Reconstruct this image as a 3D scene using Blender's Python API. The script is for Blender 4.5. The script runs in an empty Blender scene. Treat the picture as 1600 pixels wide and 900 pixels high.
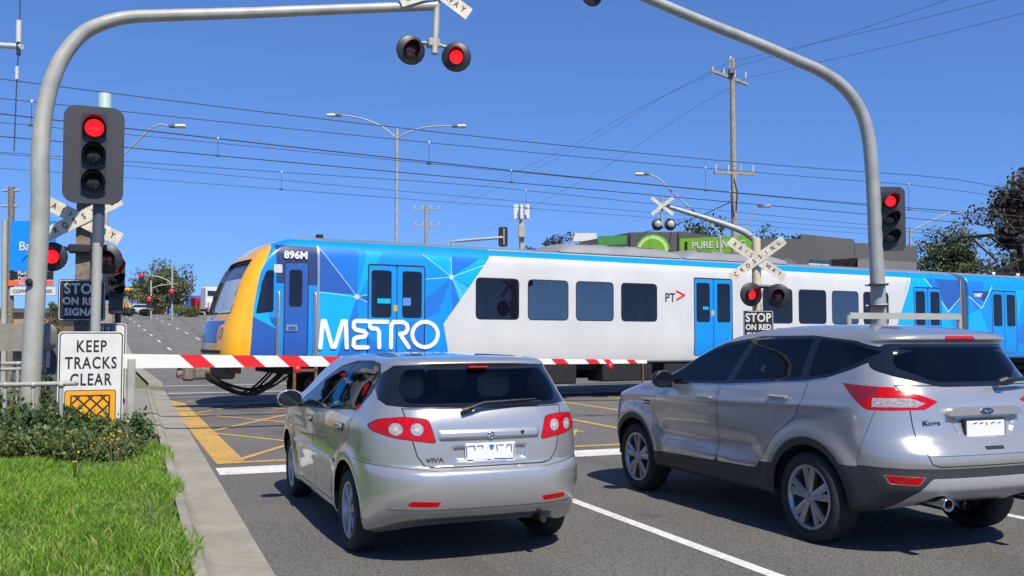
import bpy, bmesh, math, random
import numpy as np
from mathutils import Vector, Matrix
R_ = math.radians
PI = math.pi
random.seed(7); np.random.seed(7)
sc = bpy.context.scene
C = sc.collection

# ---------------------------------------------------------------- camera, sky, sun, exposure
CAMZ, PITCH, FPX = 1.574, .052, 1481.0
cd = bpy.data.cameras.new('camera'); cam = bpy.data.objects.new('camera', cd); C.objects.link(cam)
cam.location = (0, 0, CAMZ); cam.rotation_euler = (PI/2+PITCH, 0, 0)
cd.sensor_width = 36; cd.lens = 36*FPX/1600; cd.clip_end = 5000; cd.clip_start = .05
sc.camera = cam
SUN_EL = R_(51); SX, SY = .328, -.741            # towards the sun, seen from above
w = bpy.data.worlds.new('World'); sc.world = w; w.use_nodes = True
nt = w.node_tree; bg = nt.nodes['Background']
sky = nt.nodes.new('ShaderNodeTexSky'); sky.sky_type = 'NISHITA'; sky.sun_disc = False
sky.sun_elevation = SUN_EL; sky.sun_rotation = math.atan2(SX, SY)
sky.air_density = 1.0; sky.dust_density = 0; sky.ozone_density = 10.0; sky.altitude = 0
# the clear sky's deep blue reaches further down than the model has it: the sky is looked up a little above the true direction
wc = nt.nodes.new('ShaderNodeTexCoord'); wm = nt.nodes.new('ShaderNodeVectorMath'); wm.operation = 'MULTIPLY_ADD'
wm.inputs[1].default_value = (1, 1, .88); wm.inputs[2].default_value = (0, 0, .12)
wt = nt.nodes.new('ShaderNodeVectorMath'); wt.operation = 'MULTIPLY'; wt.inputs[1].default_value = (1.0, 1.10, 1.30)
nt.links.new(wc.outputs['Generated'], wm.inputs[0]); nt.links.new(wm.outputs[0], sky.inputs[0])
nt.links.new(sky.outputs[0], wt.inputs[0]); nt.links.new(wt.outputs[0], bg.inputs[0]); bg.inputs[1].default_value = .095
sl = bpy.data.lights.new('sun', 'SUN'); sun = bpy.data.objects.new('sun', sl); C.objects.link(sun)
sl.energy = 5.0; sl.angle = R_(.5); sl.color = (1, .93, .80)
hv = Vector((SX, SY, 0)).normalized()
sun.rotation_euler = (-(hv*math.cos(SUN_EL)+Vector((0, 0, math.sin(SUN_EL))))).to_track_quat('-Z', 'Y').to_euler()
sc.view_settings.view_transform = 'Standard'; sc.view_settings.look = 'None'
sc.view_settings.exposure = .42; sc.view_settings.gamma = 1
sc.render.engine = 'CYCLES'

# ---------------------------------------------------------------- coordinates
def at(px, py, y):
    """the point of the place that lies y metres ahead of the viewer on the sight line (px, py) of the 1600x900 picture"""
    a = (px-800)/FPX; b = (450-py)/FPX
    d = Vector((a, math.cos(PITCH)-b*math.sin(PITCH), math.sin(PITCH)+b*math.cos(PITCH)))
    return Vector((0, 0, CAMZ))+d*(y/d.y)
A1, A2 = .38, .43                                 # headings of the near road and of the road beyond the tracks
def R(u, v, z=0): return Vector((-math.sin(A1)*u+math.cos(A1)*v, math.cos(A1)*u+math.sin(A1)*v, z))
def hill(x, y):
    s = -math.sin(A2)*x+math.cos(A2)*y; m = math.cos(A2)*x+math.sin(A2)*y
    t = max(0, s-54); z = .056*(t*t/(t+5)) if t < 92 else .056*(92*92/97)+.012*(t-92)*math.exp(-(t-92)/200)
    k = min(1, max(0, (m-28)/50)); return z*(1-k*k*(3-2*k))
def F(s, m, dz=0):
    x = -math.sin(A2)*s+math.cos(A2)*m; y = math.cos(A2)*s+math.sin(A2)*m
    return Vector((x, y, hill(x, y)+dz))
def onhill(px, y):
    p = at(px, 500, y); return Vector((p.x, p.y, hill(p.x, p.y)))

# ---------------------------------------------------------------- materials
MATS = {}
def M(name, col, rough=.6, metal=0., var=.08, scale=6., bump=0., bscale=60., coat=0., emit=0., spec=.5, detail=5, var2=0, scale2=.6, col2=None):
    if name in MATS: return MATS[name]
    m = bpy.data.materials.new(name); m.use_nodes = True; MATS[name] = m
    n = m.node_tree; b = n.nodes['Principled BSDF']
    tc = n.nodes.new('ShaderNodeTexCoord')
    ns = n.nodes.new('ShaderNodeTexNoise'); ns.inputs['Scale'].default_value = scale; ns.inputs['Detail'].default_value = detail
    n.links.new(tc.outputs['Object'], ns.inputs['Vector'])
    rp = n.nodes.new('ShaderNodeValToRGB'); rp.color_ramp.elements[0].position = .3; rp.color_ramp.elements[1].position = .7
    c = Vector(col)*(.84 if not emit else 1.)
    lo = c*(1-var); hi = Vector(col2) if col2 else c*(1+var)
    rp.color_ramp.elements[0].color = (*lo, 1); rp.color_ramp.elements[1].color = (*[min(1, q) for q in hi], 1)
    n.links.new(ns.outputs[0], rp.inputs[0])
    out = rp.outputs[0]
    if var2:
        n2 = n.nodes.new('ShaderNodeTexNoise'); n2.inputs['Scale'].default_value = scale2; n2.inputs['Detail'].default_value = 6
        n.links.new(tc.outputs['Object'], n2.inputs['Vector'])
        mr = n.nodes.new('ShaderNodeMapRange'); mr.inputs[1].default_value = .3; mr.inputs[2].default_value = .7
        mr.inputs[3].default_value = 1-var2; mr.inputs[4].default_value = 1+var2
        n.links.new(n2.outputs[0], mr.inputs[0])
        mx = n.nodes.new('ShaderNodeVectorMath'); mx.operation = 'SCALE'
        n.links.new(out, mx.inputs[0]); n.links.new(mr.outputs[0], mx.inputs['Scale']); out = mx.outputs[0]
    n.links.new(out, b.inputs['Base Color'])
    b.inputs['Roughness'].default_value = rough; b.inputs['Metallic'].default_value = metal
    b.inputs['Specular IOR Level'].default_value = spec
    b.inputs['Coat Weight'].default_value = coat; b.inputs['Coat Roughness'].default_value = .04
    if bump:
        nb = n.nodes.new('ShaderNodeTexNoise'); nb.inputs['Scale'].default_value = bscale; nb.inputs['Detail'].default_value = 4
        n.links.new(tc.outputs['Object'], nb.inputs['Vector'])
        bp = n.nodes.new('ShaderNodeBump'); bp.inputs['Strength'].default_value = bump; bp.inputs['Distance'].default_value = .02
        n.links.new(nb.outputs[0], bp.inputs['Height']); n.links.new(bp.outputs[0], b.inputs['Normal'])
    if emit:
        b.inputs['Emission Color'].default_value = (*col, 1); b.inputs['Emission Strength'].default_value = emit*.82
    return m
def glass(name, tint, refl=1.45, rough=.02, shade=(.02, .03, .035), mixd=.0):
    m = bpy.data.materials.new(name); m.use_nodes = True; n = m.node_tree; n.nodes.clear()
    o = n.nodes.new('ShaderNodeOutputMaterial'); t = n.nodes.new('ShaderNodeBsdfTransparent'); t.inputs[0].default_value = (*tint, 1)
    g = n.nodes.new('ShaderNodeBsdfGlossy'); g.inputs['Roughness'].default_value = rough
    f = n.nodes.new('ShaderNodeFresnel'); f.inputs[0].default_value = refl
    ns = n.nodes.new('ShaderNodeTexNoise'); ns.inputs['Scale'].default_value = 1.3
    tc = n.nodes.new('ShaderNodeTexCoord'); n.links.new(tc.outputs['Object'], ns.inputs[0])
    bp = n.nodes.new('ShaderNodeBump'); bp.inputs['Strength'].default_value = .03; n.links.new(ns.outputs[0], bp.inputs['Height'])
    n.links.new(bp.outputs[0], g.inputs['Normal'])
    df = n.nodes.new('ShaderNodeBsdfDiffuse'); df.inputs[0].default_value = (*shade, 1)
    m0 = n.nodes.new('ShaderNodeMixShader'); m0.inputs[0].default_value = mixd
    n.links.new(t.outputs[0], m0.inputs[1]); n.links.new(df.outputs[0], m0.inputs[2])
    mx = n.nodes.new('ShaderNodeMixShader'); n.links.new(f.outputs[0], mx.inputs[0]); n.links.new(m0.outputs[0], mx.inputs[1]); n.links.new(g.outputs[0], mx.inputs[2])
    n.links.new(mx.outputs[0], o.inputs[0]); MATS[name] = m; return m
silver = M('silver_paint', (.51, .51, .505), .27, .62, .02, 40, coat=1.)
silver2 = M('silver_paint_warm', (.51, .51, .50), .27, .62, .02, 40, coat=1.)
blackpl = M('black_plastic', (.016, .016, .018), .5, 0, .15, 20)
greypl = M('charcoal_plastic', (.035, .036, .04), .55, 0, .12, 30, .15, 300)
gap = M('panel_gap', (.012, .012, .013), .8)
rubber = M('tyre_rubber', (.018, .018, .019), .78, 0, .2, 30, .3, 120)
alloy = M('alloy', (.42, .43, .45), .3, .85, .05, 10)
chrome = M('chrome', (.75, .75, .76), .12, 1., .03, 10)
redlens = M('red_lens', (.50, .0, .003), .25, 0, .35, 60, coat=.35, spec=.2)
dkredlens = M('dark_red_lens', (.22, .006, .01), .15, 0, .2, 30, coat=1.)
clearlens = M('clear_lens', (.52, .45, .42), .18, .35, .35, 60, coat=.6)
platew = M('plate_white', (.74, .75, .76), .4, 0, .03, 30)
plateb = M('plate_ink', (.03, .06, .2), .5)
seatm = M('seat_cloth', (.06, .06, .065), .9, 0, .15, 30)
seatl = M('pale_seat_cloth', (.50, .50, .48), .9, 0, .1, 30)
under = M('underbody', (.012, .012, .012), .9)
galv = M('galvanised_steel', (.36, .37, .36), .5, .25, .12, 3.5, var2=.12, scale2=1.5, bump=.05, bscale=25)
galvl = M('pale_painted_steel', (.39, .39, .35), .5, .1, .08, 4, var2=.1, scale2=2.)
mint = M('mint_painted_tube', (.42, .58, .52), .45)
wood = M('weathered_timber', (.20, .165, .135), .85, 0, .35, 14, .5, 40)
wood2 = M('pale_weathered_timber', (.34, .29, .24), .85, 0, .3, 10, .5, 40)
sigblk = M('signal_black', (.020, .020, .024), .42, 0, .15, 10)
sigback = M('signal_board', (.034, .034, .045), .5, 0, .12, 8)
signw = M('sign_white', (.66, .65, .62), .45, 0, .05, 3, var2=.08, scale2=4)
signk = M('sign_ink', (.012, .012, .014), .5)
signy = M('sign_amber', (.80, .36, .01), .45)
cream = M('cream_board', (.62, .58, .47), .55, 0, .12, 4, var2=.12, scale2=8)
redon = M('red_lamp_lit', (1., .012, .02), .3, emit=1.15)
redoff = M('red_lamp_unlit', (.13, .012, .012), .25, coat=1.)
darkglass = M('dark_lens', (.012, .014, .014), .15, coat=1.)
boomw = M('boom_white', (.76, .76, .74), .45, 0, .04, 5)
boomr = M('boom_red', (.68, .012, .016), .42, 0, .06, 5)
wirem = M('wire', (.035, .04, .05), .6)
ceram = M('insulator', (.62, .60, .58), .3)
rust = M('rusty_steel', (.16, .075, .05), .8, .1, .35, 12)
concrete = M('concrete', (.30, .275, .225), .85, 0, .10, 9, .25, 90, var2=.16, scale2=1.1)
conc2 = M('grey_concrete', (.25, .235, .20), .85, 0, .12, 9, .25, 90, var2=.16, scale2=1.5)
autog = glass('car_glass', (.62, .66, .65), 1.45)
autod = glass('car_dark_glass', (.26, .28, .29), 1.5)
traing = glass('train_glass', (.20, .21, .24), 1.55, .01, (.012, .012, .03), .45)
traing2 = glass('train_glass_reflective', (.10, .11, .15), 2.6, .01, (.01, .012, .03), .35)

# ---------------------------------------------------------------- objects, things, parts
def tag(o, label=None, cat=None, group=None, kind=None):
    if label: o['label'] = label
    if cat: o['category'] = cat
    if group: o['group'] = group
    if kind: o['kind'] = kind
    return o
def thing(name, label, cat, loc=(0, 0, 0), rz=0, group=None):
    o = bpy.data.objects.new(name, None); C.objects.link(o); o.location = loc; o.rotation_euler = (0, 0, rz)
    o.empty_display_size = .2
    return tag(o, label, cat, group)
def copy_tree(o, parent=None):
    c = o.copy(); C.objects.link(c)
    if parent: c.parent = parent
    for ch in list(o.children): copy_tree(ch, c)
    return c
class B:
    def __init__(s): s.v = []; s.f = []; s.fm = []; s.sm = []; s.mats = []
    def mi(s, m):
        if m not in s.mats: s.mats.append(m)
        return s.mats.index(m)
    def add(s, vs, fs, mat, smooth=False, X=None):
        o = len(s.v); k = s.mi(mat)
        for q in vs:
            q = Vector(q); s.v.append(tuple(X @ q if X else q))
        for f in fs: s.f.append([i+o for i in f]); s.fm.append(k); s.sm.append(smooth)
        return s
    def box(s, c, d, mat, rz=0, X=None, bev=0):
        hx, hy, hz = [q/2 for q in d]
        T = Matrix.Translation(c) @ Matrix.Rotation(rz, 4, 'Z')
        if X: T = X @ T
        if bev:
            b = min(bev, hx*.9, hy*.9, hz*.9); vs = []; 
            for sx in (-1, 1):
                for sy in (-1, 1):
                    for sz in (-1, 1):
                        vs += [(sx*hx, sy*(hy-b), sz*(hz-b)), (sx*(hx-b), sy*hy, sz*(hz-b)), (sx*(hx-b), sy*(hy-b), sz*hz)]
            bm = bmesh.new()
            for q in vs: bm.verts.new(q)
            bmesh.ops.convex_hull(bm, input=bm.verts); bmesh.ops.dissolve_limit(bm, angle_limit=.02, verts=bm.verts, edges=bm.edges)
            bm.verts.index_update()
            s.add([q.co[:] for q in bm.verts], [[q.index for q in f.verts] for f in bm.faces], mat, False, T); bm.free(); return s
        vs = [(x*hx, y*hy, z*hz) for x in (-1, 1) for y in (-1, 1) for z in (-1, 1)]
        return s.add(vs, [(0, 1, 3, 2), (4, 6, 7, 5), (0, 4, 5, 1), (2, 3, 7, 6), (0, 2, 6, 4), (1, 5, 7, 3)], mat, False, T)
    def tube(s, pts, r, mat, n=12, caps=True, X=None):
        pts = [Vector(p) for p in pts]; m = len(pts)
        rs = r if isinstance(r, (list, tuple)) else [r]*m
        vs = []; up = None
        for i, p in enumerate(pts):
            t = (pts[min(i+1, m-1)]-pts[max(i-1, 0)]).normalized()
            if up is None:
                up = Vector((0, 0, 1)) if abs(t.z) < .9 else Vector((1, 0, 0))
            a = t.cross(up).normalized(); b = a.cross(t).normalized(); up = b
            for k in range(n):
                c = 2*PI*k/n; vs.append(p+a*math.cos(c)*rs[i]+b*math.sin(c)*rs[i])
        fs = [(i*n+k, i*n+(k+1) % n, (i+1)*n+(k+1) % n, (i+1)*n+k) for i in range(m-1) for k in range(n)]
        s.add(vs, fs, mat, True, X)
        if caps:
            s.add(vs[:n], [list(range(n))[::-1]], mat, False, X); s.add(vs[-n:], [list(range(n))], mat, False, X)
        return s
    def prism(s, poly, d0, d1, mat, X=None, matb=None):
        """polygon in local x-z, extruded along y from d0 to d1"""
        n = len(poly); vs = [(p[0], d0, p[1]) for p in poly]+[(p[0], d1, p[1]) for p in poly]
        s.add(vs, [list(range(n)), list(range(2*n-1, n-1, -1))], mat, False, X)
        return s.add(vs, [((i+1) % n, i, i+n, (i+1) % n+n) for i in range(n)], matb or mat, False, X)
    def lathe(s, prof, mat, n=32, X=None, smooth=True):
        """profile (radius, y) turned round the local y axis"""
        vs = []; m = len(prof)
        for (r, y) in prof:
            for k in range(n):
                a = 2*PI*k/n; vs.append((r*math.cos(a), y, r*math.sin(a)))
        fs = [(i*n+k, (i+1)*n+k, (i+1)*n+(k+1) % n, i*n+(k+1) % n) for i in range(m-1) for k in range(n)]
        return s.add(vs, fs, mat, smooth, X)
    def build(s, name, parent=None, label=None, loc=None):
        me = bpy.data.meshes.new(name); me.from_pydata(s.v, [], s.f)
        for m in s.mats: me.materials.append(m)
        me.polygons.foreach_set('material_index', s.fm); me.polygons.foreach_set('use_smooth', s.sm); me.update()
        bm = bmesh.new(); bm.from_mesh(me); bmesh.ops.recalc_face_normals(bm, faces=bm.faces); bm.to_mesh(me); bm.free()
        o = bpy.data.objects.new(name, me); C.objects.link(o)
        if parent: o.parent = parent
        if loc is not None: o.location = loc
        if label: o['label'] = label
        return o
def spline(P, k=5):
    P = [Vector(p) for p in P]; out = []
    for i in range(len(P)-1):
        a = P[max(i-1, 0)]; b = P[i]; c = P[i+1]; d = P[min(i+2, len(P)-1)]
        for j in range(k):
            t = j/k; out.append(.5*((2*b)+(c-a)*t+(2*a-5*b+4*c-d)*t*t+(3*b-a-3*c+d)*t**3))
    return out+[P[-1]]
def rrect(w, h, r, cx=0, cz=0, n=6):
    return [(cx+sx*(w/2-r)+r*math.cos(a0+k*PI/2/n), cz+sz*(h/2-r)+r*math.sin(a0+k*PI/2/n))
            for (sx, sz, a0) in ((1, 1, 0), (-1, 1, PI/2), (-1, -1, PI), (1, -1, 1.5*PI)) for k in range(n+1)]
def circ(r, cx=0, cz=0, n=24, rz=None): return [(cx+r*math.cos(2*PI*k/n), cz+(rz or r)*math.sin(2*PI*k/n)) for k in range(n)]
def textmesh(s, size, mat, bold=0., ext=.002, sx=1., spacing=1.):
    """returns B with the text in the local x-z plane, reading towards +x, facing -y, centred"""
    cu = bpy.data.curves.new('t', 'FONT'); cu.body = s; cu.size = size; cu.offset = bold; cu.extrude = ext; cu.space_character = spacing
    cu.align_x = 'CENTER'; cu.align_y = 'CENTER'; cu.resolution_u = 3
    o = bpy.data.objects.new('t', cu); C.objects.link(o); bpy.context.view_layer.update()
    me = bpy.data.meshes.new_from_object(o.evaluated_get(bpy.context.evaluated_depsgraph_get()))
    b = B(); b.add([(v.co.x*sx, -v.co.z, v.co.y) for v in me.vertices], [list(p.vertices) for p in me.polygons], mat)
    bpy.data.objects.remove(o); bpy.data.meshes.remove(me); return b
def put(b, b2, X):
    """adds builder b2 to b through matrix X"""
    for k, m in enumerate(b2.mats):
        fs = [f for f, q in zip(b2.f, b2.fm) if q == k]
        b.add(b2.v, fs, m, False, X)
    return b
def T(x, y, z, rz=0, ry=0, rx=0): return Matrix.Translation((x, y, z)) @ Matrix.Rotation(rz, 4, 'Z') @ Matrix.Rotation(ry, 4, 'Y') @ Matrix.Rotation(rx, 4, 'X')
def ribbon(pts, w, closed=False, n=8):
    """2-D stroke of width w with round ends -> list of convex polygons"""
    out = []
    for (a, b_) in zip(pts, pts[1:]+([pts[0]] if closed else [])):
        a = Vector(a); b2 = Vector(b_); d = (b2-a).normalized(); p = Vector((-d.y, d.x))*w/2
        out.append([tuple(a+p), tuple(a-p), tuple(b2-p), tuple(b2+p)])
    for q in pts: out.append(circ(w/2, q[0], q[1], 14))
    return out

# ---------------------------------------------------------------- shells made of horizontal slices, and cutting shapes out of them
def mono(xs, ys):
    xs = np.array(xs, float); ys = np.array(ys, float); h = np.diff(xs); d = np.diff(ys)/h
    m = np.zeros(len(xs)); m[0] = d[0]; m[-1] = d[-1]
    for i in range(1, len(xs)-1):
        if d[i-1]*d[i] > 0: w1 = 2*h[i]+h[i-1]; w2 = h[i]+2*h[i-1]; m[i] = (w1+w2)/(w1/d[i-1]+w2/d[i])
    def f(x):
        i = min(max(np.searchsorted(xs, x)-1, 0), len(h)-1); t = (x-xs[i])/h[i]
        return ((2*t**3-3*t**2+1)*ys[i]+(t**3-2*t**2+t)*h[i]*m[i]+(-2*t**3+3*t**2)*ys[i+1]+(t**3-t**2)*h[i]*m[i+1])
    return f
def shell(levels, nl, cnt=(20, 18, 80, 14, 12), hook=None, bowr=.05, bowf=.12, tr=.04, tf=.04, floor_=True):
    """levels: (z, y_rear, y_front, halfwidth, rxr, ryr, rxf, ryf). returns a bmesh"""
    ar = [0.]
    for a, b in zip(levels, levels[1:]):
        ar.append(ar[-1]+math.hypot(b[0]-a[0], .5*(b[1]-a[1]), .15*(b[2]-a[2]), (b[3]-a[3])))
    fs = [mono(ar, [l[k] for l in levels]) for k in range(8)]
    ym0 = (levels[2][1]+levels[2][2])/2; L0 = (levels[2][2]-levels[2][1])/2
    rows = []
    for j in range(nl):
        s = ar[-1]*j/(nl-1); z, yr, yf, wd, rxr, ryr, rxf, ryf = [float(f(s)) for f in fs]
        rxr = min(rxr, wd*.98); rxf = min(rxf, wd*.98); pts = []
        q = 2.25
        for k in range(cnt[0]): pts.append((((wd-rxr)*k/cnt[0]), yr))
        for k in range(cnt[1]):
            a = PI/2*k/cnt[1]; pts.append((wd-rxr+rxr*math.sin(a)**(2/q), yr+ryr-ryr*math.cos(a)**(2/q)))
        y0, y1 = yr+ryr, yf-ryf
        for k in range(cnt[2]): pts.append((wd, y0+(y1-y0)*k/cnt[2]))
        for k in range(cnt[3]):
            a = PI/2*k/cnt[3]; pts.append((wd-rxf+rxf*math.cos(a)**(2/q), yf-ryf+ryf*math.sin(a)**(2/q)))
        for k in range(cnt[4]+1): pts.append(((wd-rxf)*(1-k/cnt[4]), yf))
        row = []
        for (x, y) in pts:
            e = (y-ym0)/L0
            if e < 0: x2 = x*(1-tr*abs(e)**2.5)
            else: x2 = x*(1-tf*abs(e)**2.5)
            ym = (yr+yf)/2; hl = max((yf-yr)/2, .01); ee = (y-ym)/hl
            if ee < 0: y2 = y+bowr*(x/max(wd, .01))**2*min(1, abs(ee))**4*(wd/levels[2][3])
            else: y2 = y-bowf*(x/max(wd, .01))**2*min(1, abs(ee))**4*(wd/levels[2][3])
            row.append(Vector((x2, y2, z)))
        rows.append(row)
    n = len(rows[0]); bm = bmesh.new(); ids = []
    for row in rows:
        full = row+[Vector((-p.x, p.y, p.z)) for p in row[-2:0:-1]]
        if hook: full = [hook(p.copy()) for p in full]
        ids.append([bm.verts.new(p) for p in full])
    m = len(ids[0])
    for j in range(len(ids)-1):
        for k in range(m):
            bm.faces.new((ids[j][k], ids[j][(k+1) % m], ids[j+1][(k+1) % m], ids[j+1][k]))
    # caps, strip by strip between the two halves
    for row in ((ids[-1], ids[0]) if floor_ else (ids[-1],)):
        for k in range(1, n-2):
            bm.faces.new((row[k], row[k+1], row[m-k-1], row[m-k]))
        bm.faces.new((row[0], row[1], row[m-1])); bm.faces.new((row[n-1], row[n-2], row[n]))
    bmesh.ops.recalc_face_normals(bm, faces=bm.faces)
    for f in bm.faces: f.smooth = True
    bm.faces.layers.int.new('part'); bm.normal_update()
    return bm
def inpoly(x, y, P):
    c = False; n = len(P); j = n-1
    for i in range(n):
        xi, yi = P[i]; xj, yj = P[j]
        if (yi > y) != (yj > y) and x < (xj-xi)*(y-yi)/(yj-yi)+xi: c = not c
        j = i
    return c
class Shell:
    def __init__(s, bm, mats):
        s.bm = bm; s.mats = list(mats); s.names = ['body']; s.lay = bm.faces.layers.int['part']
        s.idx = {('x', 1): [], ('x', -1): [], ('y', 1): [], ('y', -1): []}
        for f in bm.faces: s.note(f)
    def note(s, f):
        n = f.normal; cs = [v.co for v in f.verts]
        z0 = min(c.z for c in cs); z1 = max(c.z for c in cs)
        y0 = min(c.y for c in cs); y1 = max(c.y for c in cs); x0 = min(c.x for c in cs); x1 = max(c.x for c in cs)
        if n.x > .045 and x1 > .02: s.idx[('x', 1)].append((y0, y1, z0, z1, n.x, f))
        if n.x < -.045 and x0 < -.02: s.idx[('x', -1)].append((y0, y1, z0, z1, -n.x, f))
        if n.y > -.55: s.idx[('y', 1)].append((x0, x1, z0, z1, n.y, f))
        if n.y < .55: s.idx[('y', -1)].append((x0, x1, z0, z1, -n.y, f))
    def mat(s, m):
        if m not in s.mats: s.mats.append(m)
        return s.mats.index(m)
    def part(s, key):
        if key not in s.names: s.names.append(key)
        return s.names.index(key)
    def cut(s, poly, axis, sign, key=None, mat=None, cond=None, only=None, lim=None):
        """cuts the outline poly, given in (y,z) for axis 'x' or (x,z) for 'y', into the skin that faces sign*axis"""
        ai = 0 if axis == 'x' else 1; bi = 1-ai; lay = s.lay; bm = s.bm
        x0 = min(p[0] for p in poly); x1 = max(p[0] for p in poly); z0 = min(p[1] for p in poly); z1 = max(p[1] for p in poly)
        lim = lim if lim is not None else (.05 if axis == 'x' else -.02)
        okf = None if only is None else {s.part(k) for k in only}
        cand = set()
        for (u0_, u1_, q0_, q1_, nn, f) in s.idx[(axis, sign)]:
            if nn < lim or u1_ < x0 or u0_ > x1 or q1_ < z0 or q0_ > z1 or not f.is_valid: continue
            if okf is not None and f[lay] not in okf: continue
            if cond and not cond(f.calc_center_median()): continue
            cand.add(f)
        born = set()
        n = len(poly)
        for i in range(n):
            a = poly[i]; b = poly[(i+1) % n]
            du, dz = b[0]-a[0], b[1]-a[1]
            if abs(du)+abs(dz) < 1e-6: continue
            lu, hu = min(a[0], b[0]), max(a[0], b[0]); lz, hz = min(a[1], b[1]), max(a[1], b[1])
            sel = []
            for f in cand:
                us = [v.co[bi] for v in f.verts]; zs = [v.co.z for v in f.verts]
                if max(us) < lu-1e-6 or min(us) > hu+1e-6 or max(zs) < lz-1e-6 or min(zs) > hz+1e-6: continue
                sel.append(f)
            if not sel: continue
            no = [0, 0, 0]; no[bi] = dz; no[2] = -du; co = [0, 0, 0]; co[bi] = a[0]; co[2] = a[1]
            g = set(sel)
            for f in sel: g.update(f.edges); g.update(f.verts)
            r = bmesh.ops.bisect_plane(bm, geom=list(g), dist=1e-6, plane_co=co, plane_no=no)
            for e in r['geom']:
                if isinstance(e, bmesh.types.BMFace) and e not in cand: cand.add(e); born.add(e)
        for f in born:
            if f.is_valid: f.normal_update(); s.note(f)
        k = s.part(key) if key else None; mi = s.mat(mat) if mat else None; out = []
        for f in cand:
            if not f.is_valid: continue
            c = f.calc_center_median()
            if inpoly(c[bi], c.z, poly):
                if k is not None: f[lay] = k
                if mi is not None: f.material_index = mi
                out.append(f)
        return out
    def rear(s, x, z):
        from mathutils.bvhtree import BVHTree
        if not hasattr(s, 'bvh'): s.bvh = BVHTree.FromBMesh(s.bm)
        h = s.bvh.ray_cast(Vector((x, -5, z)), Vector((0, 1, 0)))
        return h[0].y
    def side(s, y, z, sg):
        s.rear(0, .8); h = s.bvh.ray_cast(Vector((sg*5, y, z)), Vector((-sg, 0, 0)))
        return h[0].x
    def finish(s, parent, names, thick=None, drop=()):
        """splits the skin into one object per part. names: key -> (object name, parent key or None, label)"""
        bm = s.bm; bm.normal_update(); bm.verts.index_update()
        nor = {v.index: v.normal.copy() for v in bm.verts}
        vi = list(bm.verts); groups = {}
        for f in bm.faces: groups.setdefault(s.names[f[s.lay]], []).append(f)
        objs = {}
        order = sorted([k for k in groups if k not in drop], key=lambda k: 0 if names[k][1] is None else 1)
        for key in order:
            nm, par, lab = names[key][:3]
            fs = groups[key]; idx = {}; vs = []; ns = []; polys = []
            for f in fs:
                pl = []
                for v in f.verts:
                    if v.index not in idx: idx[v.index] = len(vs); vs.append(v.co[:]); ns.append(nor[v.index][:])
                    pl.append(idx[v.index])
                polys.append(pl)
            me = bpy.data.meshes.new(nm); me.from_pydata(vs, [], polys)
            used = sorted({f.material_index for f in fs}); mp = {u: i for i, u in enumerate(used)}
            for u in used: me.materials.append(s.mats[u])
            me.polygons.foreach_set('material_index', [mp[f.material_index] for f in fs])
            me.polygons.foreach_set('use_smooth', [True]*len(fs)); me.update()
            me.normals_split_custom_set_from_vertices(ns)
            o = bpy.data.objects.new(nm, me); C.objects.link(o); o.parent = objs[par] if par else parent
            if lab: o['label'] = lab
            objs[key] = o
        bm.free(); return objs
def inset(poly, d):
    """offsets a polygon inwards by d"""
    n = len(poly); ar = sum(poly[i][0]*poly[(i+1) % n][1]-poly[(i+1) % n][0]*poly[i][1] for i in range(n)); sg = 1 if ar > 0 else -1
    out = []
    for i in range(n):
        p0 = Vector(poly[i-1]); p = Vector(poly[i]); p1 = Vector(poly[(i+1) % n])
        a = (p-p0).normalized(); b = (p1-p).normalized()
        na = Vector((-a.y, a.x))*sg; nb = Vector((-b.y, b.x))*sg; m = na+nb
        k = d/max(.35, (1+na.dot(nb)))
        out.append(tuple(p+m*k))
    return out
def smoothpoly(P, it=2):
    """rounds corners by corner cutting"""
    for _ in range(it):
        Q = []
        for i in range(len(P)):
            a = Vector(P[i]); b = Vector(P[(i+1) % len(P)])
            Q += [tuple(a*.78+b*.22), tuple(a*.22+b*.78)]
        P = Q
    return P
def rcorner(P, r, n=3):
    """rounds every corner of P with radius about r"""
    Q = []; m = len(P)
    for i in range(m):
        p0 = Vector(P[i-1]); p = Vector(P[i]); p1 = Vector(P[(i+1) % m])
        rr = min(r, (p-p0).length*.45, (p1-p).length*.45)
        a = p+(p0-p).normalized()*rr; b = p+(p1-p).normalized()*rr
        for k in range(n+1):
            t = k/n; Q.append(tuple(a*(1-t)**2+p*2*t*(1-t)+b*t*t))
    return Q

# ================================================================ SETTING
def sheet(name, rows, mat, kind='structure', smooth=True):
    n = len(rows[0]); vs = [p for r in rows for p in r]
    fs = [(j*n+k, j*n+k+1, (j+1)*n+k+1, (j+1)*n+k) for j in range(len(rows)-1) for k in range(n-1)]
    b = B(); b.add(vs, fs, mat, smooth); o = b.build(name)
    if kind: o['kind'] = kind
    return o
earth = M('earth', (.20, .165, .10), .95, 0, .25, 1.5, .4, 20, col2=(.16, .19, .07), var2=.2, scale2=.15)
xs = sorted(set([-900, -600, -400, -300]+list(range(-240, 260, 12))+[300, 400, 600, 900, 1400]))
ys = sorted(set([-300, -150, -80, -40, -20, 0]+list(range(10, 320, 10))+[360, 420, 500, 650, 850, 1200, 2000]))
sheet('ground', [[(x, y, hill(x, y)-.012) for x in xs] for y in ys], earth)
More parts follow.
